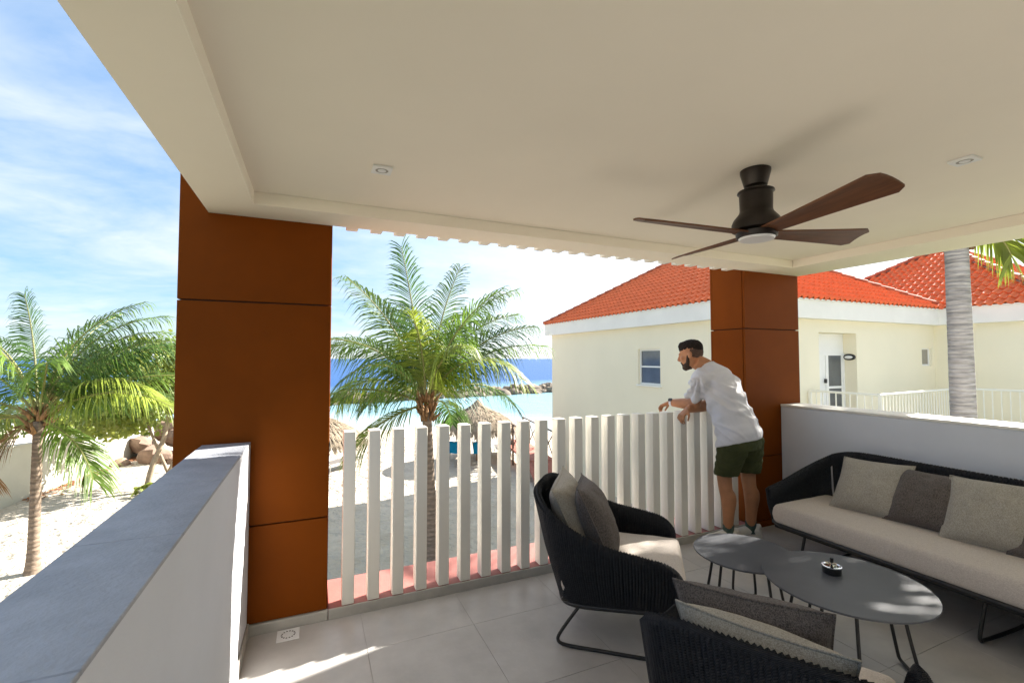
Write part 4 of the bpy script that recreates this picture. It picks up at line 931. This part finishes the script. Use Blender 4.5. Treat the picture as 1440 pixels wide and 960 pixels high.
shrub('ground_creeper', 'low green creeper on the sand at the foot of the sea grape trunks', 'plant', (-4.8, 19.0, -3.0),
      [((-4.75, 18.9, -2.85), (0.75, 0.6, 0.3), 130)], [([(-4.8, 19.0, -3.05), (-4.7, 18.95, -2.95), (-4.4, 18.8, -2.9)], 0.02)], 0.10, 41)

# ------------------------------------------------------------------ BEACH: wall, rocks, breakwater, palapas, loungers, bridge
def rock_mesh(seed, m, n=9, k=6, flat=0.75):
    mb = MB().ball((0, 0, 0), (1, 1, flat), n, k); sd = Vector((seed * 3.7, seed * 1.9, 0))
    mb.v = [tuple(Vector(p) * (1 + 0.38 * noise.noise(Vector(p) * 1.1 + sd) + 0.14 * noise.noise(Vector(p) * 2.9 + sd))) for p in mb.v]
    me = mb.mesh('rock', m, True); me.set_sharp_from_angle(angle=R(34)); return me
def build_beach():
    # boundary wall of the beach
    a, b = Vector((-9.7, 11.5, 0)), Vector((-7.35, 27.8, 0)); d = (b - a); L = d.length; ang = math.atan2(d.y, d.x)
    w = thing('beach_wall', 'long pale rendered wall bounding the sand on the beach', 'wall', (a.x, a.y, -3.0), ang)
    h0, h1 = 2.45, 1.10; pr = lambda x0, x1, y0, y1, z0, z1, za, zb: MB().add([(x0, y0, z0), (x1, y0, z1), (x1, y1, z1), (x0, y1, z0), (x0, y0, za), (x1, y0, zb), (x1, y1, zb), (x0, y1, za)], [(0, 3, 2, 1), (4, 5, 6, 7), (0, 1, 5, 4), (1, 2, 6, 5), (2, 3, 7, 6), (3, 0, 4, 7)])
    pr(0, L, 0, 0.25, -0.3, -0.3, h0, h1).build('wall', M['beachwall'], w)
    pr(-0.03, L + 0.03, -0.03, 0.28, h0 + 0.002, h1 + 0.002, h0 + 0.05, h1 + 0.05).build('coping', M['beachwall'], w)
    # dry leaves blown against its foot
    rnd = random.Random(4); mb = MB()
    for k in range(520):
        u = rnd.uniform(L * 0.5, L); v = -abs(rnd.gauss(0, 0.28)) - 0.03; p = a + d.normalized() * u + Vector((d.y, -d.x, 0)).normalized() * (-v)
        s = rnd.uniform(0.05, 0.10); ph = rnd.uniform(0, 6); z = ground_z(p.x, p.y) + rnd.uniform(0.01, 0.05); c, q = math.cos(ph) * s, math.sin(ph) * s
        mb.add([(p.x + c, p.y + q, z), (p.x - q * .5, p.y + c * .5, z + 0.02), (p.x - c, p.y - q, z), (p.x + q * .5, p.y - c * .5, z + 0.03)], [(0, 1, 2, 3)])
    o = mb.build('leaf_litter', M['litter']); tag(o, 'dry orange leaves blown against the foot of the beach wall', kind='stuff')
    # rock pile at the far end of the wall
    rp = thing('rock_pile', 'pile of pinkish boulders at the far end of the beach wall', 'rocks', (-6.2, 26.2, -3.15))
    ms = [rock_mesh(k, M['rock'], 12, 8, 0.8) for k in range(4)]; rnd = random.Random(8)
    for k, (x, y, z, s) in enumerate(((-0.1, -1.2, 0.45, 0.85), (-1.3, -1.4, 0.2, 0.45), (1.4, -0.6, 0.5, 0.9), (0.6, 0.4, 1.1, 1.0), (-0.9, 0.2, 0.8, 0.85), (2.6, 0.3, 0.6, 1.0), (1.8, 1.2, 1.3, 0.9), (-0.2, 1.4, 1.5, 0.9), (3.8, 0.6, 0.5, 0.9), (-1.9, 0.7, 0.7, 0.7), (0.7, -1.7, 0.2, 0.4))):
        s *= 0.8; link('rock', ms[k % 4], rp, (x, y, z * 0.8), (rnd.uniform(-.4, .4), rnd.uniform(-.4, .4), rnd.uniform(0, 6))).scale = (s * rnd.uniform(0.9, 1.3), s, s * rnd.uniform(0.7, 0.95))
    # breakwater across the lagoon
    a, b = Vector((-16, 53.4, 0)), Vector((58, 68.6, 0)); bw = thing('breakwater', 'low breakwater of dark boulders closing off the turquoise lagoon', 'breakwater', (a.x, a.y, SEA_Z))
    ms = [rock_mesh(20 + k, M['bwrock'], 8, 5, 0.7) for k in range(6)]; rnd = random.Random(12); n = 285
    for k in range(n):
        u = (k + rnd.random()) / n; lay = k % 3; p = (b - a) * u + Vector((rnd.uniform(-0.5, 0.5), (-1.6, 1.2, -0.2)[lay] + rnd.uniform(-0.5, 0.5), (0.05, 0.05, 0.62)[lay] + rnd.uniform(-0.15, 0.2)))
        s = rnd.uniform(0.45, 1.0) if rnd.random() > 0.12 else rnd.uniform(1.0, 1.35)
        link('rock', ms[k % 6], bw, p, (rnd.uniform(-.5, .5), rnd.uniform(-.5, .5), rnd.uniform(0, 6))).scale = (s * 1.15, s, s * 0.85)
    core = MB(); dn = (b - a).normalized(); sd = Vector((-dn.y, dn.x, 0)); m_ = 60; vs = []
    for i in range(m_ + 1):
        c = (b - a) * (i / m_); j = 0.18 * noise.noise(Vector((i * 0.7, 0, 0)))
        for off, z in ((-3.2, -0.6), (-1.5, 0.15 + j), (0.9, 0.35 + j), (3.0, -0.6)): vs.append(c + sd * off + ZV * z)
    core.add(vs, [(i * 4 + q, i * 4 + 4 + q, i * 4 + 5 + q, i * 4 + 1 + q) for i in range(m_) for q in range(3)]); core.build('rubble_core', M['bwrock'], bw)
build_beach()
def palapa(loc, Rr, label, seed, tilt=0.0):
    t = thing('palapa', label, 'palapa', loc, 0, 'thatched palapas on the beach'); rnd = random.Random(seed)
    H, E = 2.62, 1.52
    MB().tube([(0, 0, -0.2), (0.01, 0, 1.0), (0, 0, 2.45)], [0.075, 0.068, 0.06], 10).build('pole', M['wood'], t, smooth=True)
    prof = [(0.05, H - 0.02), (0.28 * Rr, H - 0.30), (0.55 * Rr, H - 0.52), (0.80 * Rr, H - 0.78), (0.95 * Rr, E + 0.02)]
    m = MB(); m.loft([((0, 0, z), (r, 0, 0), (0, r, 0)) for r, z in prof], 28, caps=False)
    def zr(q):
        for (r0, z0), (r1, z1) in zip(prof[:-1], prof[1:]):
            if q <= r1: return z0 + (z1 - z0) * (q - r0) / max(1e-6, r1 - r0)
        return prof[-1][1]
    for k in range(2600):
        q = Rr * (0.08 + 0.90 * math.sqrt(rnd.random())); a = rnd.uniform(0, 2 * math.pi); l = rnd.uniform(0.22, 0.42); q2 = q + l * rnd.uniform(0.6, 0.8)
        a2 = a + rnd.uniform(-0.06, 0.06); w = rnd.uniform(0.012, 0.03)
        z0 = zr(min(q, 0.95 * Rr)) + rnd.uniform(0.0, 0.03); z1 = (zr(q2) if q2 < 0.95 * Rr else zr(0.95 * Rr) - (q2 - 0.95 * Rr) * 1.3) + rnd.uniform(0.0, 0.07)
        s = Vector((-math.sin(a), math.cos(a), 0)) * w
        p0 = Vector((q * math.cos(a), q * math.sin(a), z0)); q2 = min(q2, Rr * 1.02 + rnd.uniform(0, .04)); p1 = Vector((q2 * math.cos(a2), q2 * math.sin(a2), z1))
        m.add([p0 - s, p0 + s, p1 + s * 0.5, p1 - s * 0.5], [(0, 1, 2, 3)])
    for k in range(620):      # fringe hanging from the rim
        a = rnd.uniform(0, 2 * math.pi); r = Rr * rnd.uniform(0.90, 1.0); w = rnd.uniform(0.015, 0.035); l = rnd.uniform(0.08, 0.30)
        s = Vector((-math.sin(a), math.cos(a), 0)) * w; p0 = Vector((r * math.cos(a), r * math.sin(a), E + 0.05)); p1 = p0 + Vector((math.cos(a) * 0.04, math.sin(a) * 0.04, -l))
        m.add([p0 - s, p0 + s, p1 + s * 0.3, p1 - s * 0.3], [(0, 1, 2, 3)])
    m.build('thatch', M['thatch'], t)
    MB().lathe([(0.02, H + 0.10), (0.12, H + 0.02), (0.30, H - 0.16), (0.34, H - 0.26)], n=14).build('cap', M['thatch'], t, smooth=True)
palapa((6.79, 19.4, -3.0), 1.78, 'thatched beach palapa with loungers under it beyond the palm trunk', 3)
palapa((0.15, 18.4, -3.0), 1.75, 'thatched beach palapa half hidden by the big rust column', 6)
def lounger_proto():
    t = thing('sun_lounger', '', 'sun lounger', (0, 0, 0)); f = MB()
    for s in (-1, 1):
        f.tube([(-0.35, s * 0.30, 0.33), (1.35, s * 0.30, 0.33)], 0.022, 6); f.tube([(-0.35, s * 0.30, 0.34), (-0.80, s * 0.30, 0.86)], 0.02, 6)
    f.tube([(-0.80, -0.30, 0.86), (-0.80, 0.30, 0.86)], 0.02, 6); f.tube([(1.35, -0.30, 0.33), (1.35, 0.30, 0.33)], 0.02, 6); f.build('frame', M['slingframe'], t)
    for x in (-0.30, 1.15):
        for s in (-1, 1): MB().tube([(x, s * 0.28, 0.33), (x + (-0.06 if x < 0 else 0.06), s * 0.30, 0.0)], 0.02, 6).build('leg', M['slingframe'], t)
    MB().box((-0.34, -0.28, 0.335), (1.33, 0.28, 0.355), 0.004).build('sling', M['sling'], t)
    MB().add([(-0.35, -0.28, 0.345), (-0.35, 0.28, 0.345), (-0.79, 0.28, 0.855), (-0.79, -0.28, 0.855), (-0.365, -0.28, 0.33), (-0.365, 0.28, 0.33), (-0.805, 0.28, 0.84), (-0.805, -0.28, 0.84)],
             [(0, 1, 2, 3), (7, 6, 5, 4), (0, 3, 7, 4), (1, 5, 6, 2), (2, 6, 7, 3), (0, 4, 5, 1)]).build('backrest', M['sling'], t)
    return t
def build_loungers():
    g = 'sun loungers on the beach'; pr = lounger_proto(); first = True
    for (x, y, rz, lab) in ((6.15, 20.3, 62, 'dark sun lounger with a turquoise towel on the palm side of the palapa pole'), (7.12, 19.75, 62, 'dark sun lounger with a turquoise towel beside the palapa pole'),
                            (8.15, 19.6, 75, 'bare sun lounger beyond the palapa on the bridge side'), (0.75, 19.9, 40, 'grey sun lounger under the palapa by the big column')):
        o = pr if first else copy_tree(pr); first = False; o.location = (x, y, -2.98); o.rotation_euler = (0, 0, R(rz)); tag(o, lab, 'sun lounger', g)
    for (x, y, rz, lab) in ((6.15, 20.3, 62, 'turquoise towel over the lounger back nearest the palm trunk'), (7.12, 19.75, 62, 'turquoise towel over the lounger back beside the palapa pole')):
        m = MB(); P = [(-0.60, 0.68), (-0.76, 0.87), (-0.82, 0.89), (-0.855, 0.83), (-0.835, 0.60), (-0.80, 0.36)]; n = 8; vs = []
        for (px, pz) in P:
            for k in range(n + 1):
                v = k / n * 2 - 1; vs.append((px + 0.012 * math.sin(k * 2.2) - 0.006, v * 0.25, pz + 0.01 * math.sin(k * 1.3)))
        N = n + 1; fs = [(i * N + k, i * N + k + 1, (i + 1) * N + k + 1, (i + 1) * N + k) for i in range(len(P) - 1) for k in range(n)]
        k0 = len(vs); vs += [(a + 0.008, b, c - 0.008) for a, b, c in vs]; fs += [tuple(q + k0 for q in f[::-1]) for f in fs]
        m.add(vs, fs); o = m.build('towel', M['towel'], smooth=True, loc=(x, y, -2.98)); o.rotation_euler = (0, 0, R(rz)); tag(o, lab, 'towel', 'turquoise towels on the loungers')
build_loungers()
def build_bridge():
    t = thing('footbridge', 'small red decked footbridge with crossed rails by the house corner', 'footbridge', (8.0, 15.6, -3.0), R(80))
    MB().box((0, -0.55, 0.62), (4.6, 0.55, 0.70)).build('deck', M['bridge'], t)
    MB().add([(0, -0.55, 0.66), (0, 0.55, 0.66), (-1.6, 0.55, 0.0), (-1.6, -0.55, 0.0), (0, -0.55, 0.60), (0, 0.55, 0.60), (-1.6, 0.55, -0.06), (-1.6, -0.55, -0.06)], [(0, 3, 2, 1), (4, 5, 6, 7), (0, 4, 7, 3), (1, 2, 6, 5), (0, 1, 5, 4), (3, 7, 6, 2)]).build('ramp', M['bridge'], t)
    for s in (-1, 1):
        y = s * 0.52
        for k in range(5):
            x = k * 1.12 + 0.05; MB().box((x - 0.035, y - 0.035, -0.2), (x + 0.035, y + 0.035, 1.72)).build('post', M['bridgerail'], t)
            if k < 4:
                for (za, zb) in ((0.80, 1.62), (1.62, 0.80)): MB().tube([(x + 0.04, y, za), (x + 1.08, y, zb)], 0.022, 5).build('brace', M['bridgerail'], t)
        MB().box((0, y - 0.03, 1.722), (4.6, y + 0.03, 1.77)).build('handrail', M['bridgerail'], t)
build_bridge()

# ------------------------------------------------------------------ THE MAN leaning on the fins
def build_man():
    V = Vector
    t = thing('person', 'bearded man in a white shirt and olive shorts leaning on the fins', 'person', (3.25, 2.76, 0)); o = V(t.location)
    # facing: towards the sea, turned a little to the left
    face = V((-0.30, 0.954, 0)); lat = V((0.954, 0.30, 0))
    hip = V((3.19, 2.65, 0.925)); mid = V((3.175, 2.74, 1.12)); chest = V((3.175, 2.85, 1.33)); sho = V((3.175, 2.925, 1.435)); neckb = V((3.150, 2.965, 1.495))
    spine = (neckb - hip).normalized()
    LS, RS = V((3.00, 2.865, 1.415)), V((3.345, 2.985, 1.415))
    LE, LW, LH = V((3.035, 2.985, 1.165)), V((2.955, 3.205, 1.165)), V((2.925, 3.285, 1.16))
    RE, RW = V((3.215, 3.035, 1.145)), V((2.935, 2.975, 1.128))
    LHp, LK, LA = V((3.105, 2.645, 0.90)), V((3.235, 2.872, 0.530)), V((3.268, 2.872, 0.10))
    RHp, RK, RA = V((3.285, 2.685, 0.90)), V((3.475, 2.835, 0.535)), V((3.525, 2.862, 0.10))
    head = V((3.045, 3.045, 1.59)); hd = V((-0.52, 0.83, -0.20)).normalized()
    hl = hd.cross(V((0, 0, 1))).normalized(); hu = hl.cross(hd).normalized(); HR = Matrix((hl, hd, hu)).transposed()
    H = lambda x, y, z: head + HR @ V((x, y, z))
    def seg(mb, pts, rr, n=14):
        m = max(10, len(pts) * 5); q = catmull([V(p) - o for p in pts], m); rc = [r.x for r in catmull([V((r, 0, 0)) for r in rr], m)]
        mb.tube(q, rc, n)
    def ring(c, w, dep, ax=None):
        ax = ax or spine; fwd = (face - ax * face.dot(ax)).normalized(); return (c - o, lat * w, fwd * dep)
    b = MB()
    b.loft([ring(hip - V((0, 0, 0.06)), 0.11, 0.08, V((0, 0, 1))), ring(hip, 0.135, 0.095), ring(mid, 0.145, 0.10), ring(chest, 0.165, 0.11), ring(sho, 0.15, 0.085), ring(neckb, 0.07, 0.06)], 20)
    # neck and head
    seg(b, [sho, neckb + V((-0.012, 0.015, 0.0)), head - hu * 0.06 - hd * 0.028], [0.085, 0.072, 0.066])
    ball = lambda x, y, z, r, rot=HR: b.ball(H(x, y, z) - o, r, 18, 12, rot)
    ball(0, -0.012, 0.028, (0.077, 0.098, 0.092)); ball(0, 0.018, -0.03, (0.066, 0.074, 0.082)); ball(0, 0.045, -0.085, (0.045, 0.040, 0.034))
    ball(0, 0.083, 0.022, (0.046, 0.014, 0.012))                                  # brow
    b.tube([H(0, 0.084, 0.020) - o, H(0, 0.099, -0.004) - o, H(0, 0.108, -0.024) - o, H(0, 0.095, -0.036) - o], [0.009, 0.011, 0.015, 0.011], 10)   # nose
    ball(0.0, 0.083, -0.058, (0.022, 0.012, 0.009)); ball(0.0, 0.081, -0.071, (0.020, 0.012, 0.008))   # lips
    for s in (-1, 1):
        ball(s * 0.046, 0.060, -0.018, (0.022, 0.020, 0.018))                      # cheek bone
        ball(s * 0.079, -0.012, -0.008, (0.008, 0.019, 0.031)); ball(s * 0.083, -0.018, 0.004, (0.007, 0.013, 0.018))   # ear
    # arms
    seg(b, [LS, LS.lerp(LE, 0.5) + V((-0.012, 0, 0)), LE], [0.058, 0.050, 0.043]); seg(b, [LE - V((-0.01, 0.03, 0)), LE, LE.lerp(LW, 0.35), LW], [0.041, 0.050, 0.050, 0.030])
    seg(b, [RS, RS.lerp(RE, 0.5), RE], [0.056, 0.048, 0.042]); seg(b, [RE + V((0.02, 0, 0)), RE, RE.lerp(RW, 0.35), RW], [0.040, 0.048, 0.048, 0.030])
    # hands: palm and five fingers each
    def hand(w, d, up, flip):
        d = d.normalized(); s = d.cross(up).normalized() * flip; u = s.cross(d).normalized() * flip
        palm = w + d * 0.052
        b.loft([(w - o, s * 0.026, u * 0.020), (w + d * 0.03 - o, s * 0.036, u * 0.018), (w + d * 0.075 - o, s * 0.041, u * 0.014), (w + d * 0.090 - o, s * 0.038, u * 0.010)], 12)
        for k, (q, L) in enumerate(((-0.031, 0.072), (-0.010, 0.082), (0.011, 0.077), (0.031, 0.060))):
            p0 = w + d * 0.082 + s * q; dn = -u
            p1 = p0 + (d * 0.80 + dn * 0.60).normalized() * L * 0.45 + s * q * 0.12; p2 = p1 + (d * (0.35 - 0.08 * k) + dn * 0.92).normalized() * L * 0.32; p3 = p2 + (d * (0.05 - 0.12 * k) + dn).normalized() * L * 0.26
            b.tube([p0 - d * 0.02 - o, p0 - o, p1 - o, p2 - o, p3 - o], [0.009, 0.0098, 0.0090, 0.0080, 0.0062], 8)
        p0 = w + d * 0.028 - s * 0.028; p1 = p0 + (d * 0.6 - s * 0.65 - u * 0.35).normalized() * 0.038; p2 = p1 + (d * 0.85 - s * 0.15 - u * 0.5).normalized() * 0.03; p3 = p2 + (d * 0.8 - u * 0.6).normalized() * 0.022
        b.tube([w + d * 0.012 - s * 0.012 - o, p0 - o, p1 - o, p2 - o, p3 - o], [0.014, 0.0135, 0.0110, 0.0098, 0.0075], 8)
    hand(LW, V((-0.45, 0.80, -0.42)), V((0, 0.3, 1)), -1)
    hand(RW, V((-0.80, 0.05, -0.60)), V((-0.5, 0.0, 0.8)), 1)
    # legs
    seg(b, [LHp + V((0, 0, 0.03)), LHp.lerp(LK, 0.35), LK + V((0, 0, 0.08)), LK, LK - V((0, 0.012, 0.09)), LK.lerp(LA, 0.36) - V((-0.005, 0.022, 0)), LK.lerp(LA, 0.68) - V((0, 0.014, 0)), LA], [0.078, 0.076, 0.062, 0.059, 0.055, 0.063, 0.047, 0.039], 18)
    seg(b, [RHp + V((0, 0, 0.03)), RHp.lerp(RK, 0.35), RK + V((0, 0, 0.08)), RK, RK - V((0, 0.012, 0.09)), RK.lerp(RA, 0.36) - V((-0.005, 0.022, 0)), RK.lerp(RA, 0.68) - V((0, 0.014, 0)), RA], [0.078, 0.076, 0.062, 0.059, 0.055, 0.063, 0.047, 0.039], 18)
    for K in (LK, RK): b.ball(K + face * 0.030 - o, (0.036, 0.030, 0.042), 12, 8)
    fdir = V((-0.87, 0.49, 0)).normalized(); fr = V((0.49, 0.87, 0))
    for A in (LA, RA): b.loft([(A - fdir * 0.03 - V((0, 0, 0.05)) - o, fr * 0.03, V((0, 0, 0.03))), (A + fdir * 0.05 - V((0, 0, 0.05)) - o, fr * 0.036, V((0, 0, 0.03))), (A + fdir * 0.14 - V((0, 0, 0.068)) - o, fr * 0.038, V((0, 0, 0.016)))], 12)
    remeshed(b, 'body', M['skin'], 0.0062, 4, t)
    for s in (-1, 1): MB().ball(H(s * 0.031, 0.0615, 0.004) - o, (0.0120, 0.0120, 0.0110), 12, 8).build('eye', M['eye'], t, smooth=True)
    # hair: short on the sides, fuller on top
    h = MB()
    h.ball(H(0, -0.016, 0.062) - o, (0.074, 0.102, 0.074), 20, 14, HR); h.ball(H(0, 0.030, 0.097) - o, (0.054, 0.054, 0.033), 16, 10, HR); h.ball(H(0, 0.060, 0.088) - o, (0.048, 0.026, 0.022), 14, 10, HR)
    h.ball(H(0, -0.050, 0.045) - o, (0.071, 0.068, 0.060), 16, 12, HR)
    sd = lambda co, nn: 0.0050 * noise.noise(Vector((co.x * 90, co.y * 90, co.z * 30))) + 0.002 * noise.noise(co * 160)
    remeshed(h, 'hair', M['hair'], 0.006, 2, t, sd)
    hf = MB(); hf.ball(H(0, -0.030, 0.022) - o, (0.0790, 0.0835, 0.074), 20, 14, HR); remeshed(hf, 'faded_hair', M['fade'], 0.006, 2, t, sd)
    bd = MB()
    bd.ball(H(0, 0.040, -0.084) - o, (0.049, 0.047, 0.040), 18, 12, HR); bd.ball(H(0, 0.058, -0.098) - o, (0.034, 0.034, 0.028), 14, 10, HR)
    for s in (-1, 1):
        bd.tube([H(s * 0.0725, 0.008, 0.005) - o, H(s * 0.070, 0.012, -0.03) - o, H(s * 0.060, 0.024, -0.065) - o, H(s * 0.036, 0.050, -0.092) - o], [0.006, 0.011, 0.017, 0.022], 10)
        bd.tube([H(s * 0.004, 0.092, -0.050) - o, H(s * 0.024, 0.084, -0.054) - o, H(s * 0.032, 0.074, -0.075) - o], [0.006, 0.007, 0.008], 8)
    remeshed(bd, 'beard', M['beard'], 0.005, 2, t, sd)
    # loose T-shirt
    s_ = MB(); down = V((0, 0, -1))
    s_.loft([ring(hip + V((-0.015, 0.030, -0.050)), 0.192, 0.182, V((-0.10, 0.30, 1)).normalized()), ring(hip + V((-0.010, 0.022, 0.03)), 0.190, 0.168, V((-0.05, 0.2, 1)).normalized()), ring(mid + V((0, 0.005, 0)), 0.190, 0.150), ring(chest, 0.198, 0.140), ring(sho - spine * 0.01, 0.188, 0.115), ring(sho + spine * 0.035, 0.12, 0.085), ring(neckb - spine * 0.005, 0.080, 0.076), ring(neckb + spine * 0.012 + V((-0.004, 0.004, 0)), 0.074, 0.072)], 28)
    def sleeve(S, E, out, l):
        d = (E - S).normalized(); u = d.cross(face).normalized(); v = d.cross(u)
        s_.loft([(S - d * 0.05 + out * -0.05 - o, u * 0.080, v * 0.080), (S + d * 0.02 - o, u * 0.096, v * 0.090), (S + d * l * 0.6 - o, u * 0.098, v * 0.088), (S + d * l - o, u * 0.098, v * 0.088)], 20)
    sleeve(LS, LE + V((-0.02, -0.03, 0)), -lat, 0.205); sleeve(RS, RE, lat, 0.19)
    ea = (LS - hip).normalized()
    def wr(co, nn):
        p = co + o
        # folds pulled from the shoulder towards the waist, soft ripples at the hem
        a = (p - LS); r = a.length; th = math.atan2(a.dot(spine), a.dot(face))
        fold = math.exp(-((r - 0.20) / 0.13) ** 2) * 0.020 * math.sin(th * 9 + 4 * noise.noise(p * 5))
        hem = max(0, 1.15 - p.z) * 0.045 * noise.noise(Vector((p.x * 9, p.y * 9, p.z * 2.2)))
        diag = 0.016 * noise.noise(Vector(((p.x + p.y) * 7, p.z * 15 + p.y * 9, 1.7)))
        cz = noise.noise(Vector((p.x * 8 + p.y * 5, p.z * 11 - p.y * 7, 4.1))); diag += 0.012 * max(0.0, 1 - abs(cz) * 5) - 0.004
        hz = max(0.0, min(1.0, (p.z - 0.90 + (p - hip).dot(face) * 0.25) / 0.10))
        return (fold + diag) * max(0.0, min(1.0, (1.47 - p.z) / 0.12)) * (0.12 + 0.88 * hz) + hem * (0.3 + 0.7 * hz)
    remeshed(s_, 'shirt', M['shirt'], 0.0085, 5, t, wr)
    # shorts
    p_ = MB()
    p_.loft([ring(hip + V((-0.004, 0.016, 0.015)), 0.165, 0.120), ring(hip - V((0, 0, 0.04)), 0.178, 0.140), ring(hip - V((0, -0.01, 0.09)), 0.178, 0.135, V((0, 0, 1)))], 24)
    for Hh, K in ((LHp, LK), (RHp, RK)):
        d = (K - Hh); e = Hh + d * 0.86
        p_.loft([(Hh + V((0, 0, 0.02)) - o, lat * 0.110, face * 0.125), (Hh + d * 0.4 - o, lat * 0.106, face * 0.116), (e - o, lat * 0.096, face * 0.100)], 20)
    wp = lambda co, nn: 0.010 * noise.noise(Vector((co.x * 10, co.y * 10, co.z * 22))) + 0.004 * noise.noise(co * 45)
    remeshed(p_, 'shorts', M['shorts'], 0.008, 4, t, wp)
    # socks, sneakers
    for A in (LA, RA):
        MB().loft([(A + V((0, -0.004, -0.055)) - o, fr * 0.042, fdir * 0.046), (A + V((0, -0.002, 0.0)) - o, fr * 0.041, fdir * 0.044), (A + V((0, -0.004, 0.048)) - o, fr * 0.042, fdir * 0.046)], 18).build('sock', M['sock'], t, smooth=True)
        B = V((A.x, A.y, 0)); q = MB(); P = lambda f, z: B + fdir * f + V((0, 0, z)) - o
        q.loft([(P(-0.085, 0.045), fr * 0.020, V((0, 0, 0.028))), (P(-0.07, 0.056), fr * 0.037, V((0, 0, 0.042))), (P(-0.02, 0.064), fr * 0.043, V((0, 0, 0.052))), (P(0.04, 0.058), fr * 0.045, V((0, 0, 0.044))), (P(0.10, 0.045), fr * 0.049, V((0, 0, 0.031))), (P(0.155, 0.038), fr * 0.045, V((0, 0, 0.024))), (P(0.185, 0.033), fr * 0.026, V((0, 0, 0.014)))], 18)
        q.tube([P(-0.06, 0.085), P(-0.05, 0.108)], [0.036, 0.034], 12)
        sh = remeshed(q, 'shoe', M['shoe'], 0.006, 3, t)
        so = MB(); so.loft([(P(0.05, 0.001), fdir * 0.142, fr * 0.047), (P(0.05, 0.022), fdir * 0.147, fr * 0.050), (P(0.05, 0.028), fdir * 0.143, fr * 0.047)], 28); so.build('sole', M['sole'], sh, auto=40)
    # watch on the left wrist
    d = (LW - LE).normalized(); c = LW - d * 0.012; u = d.cross(V((0, 0, 1))).normalized(); v = u.cross(d)
    m = MB(); m.loft([(c - d * 0.011 - o, u * 0.0325, v * 0.0325), (c + d * 0.011 - o, u * 0.0315, v * 0.0315)], 24); wt = m.build('watch', M['watchband'], t, smooth=True)
    n_ = (v * 0.8 - u * 0.6).normalized(); k = n_.cross(d); m = MB(); f0 = c + n_ * 0.030 - o
    m.loft([(f0, d * 0.018, k * 0.016, 0.5), (f0 + n_ * 0.009, d * 0.017, k * 0.015, 0.5)], 20); m.build('watch_face', M['black'], wt, auto=40)
build_man()
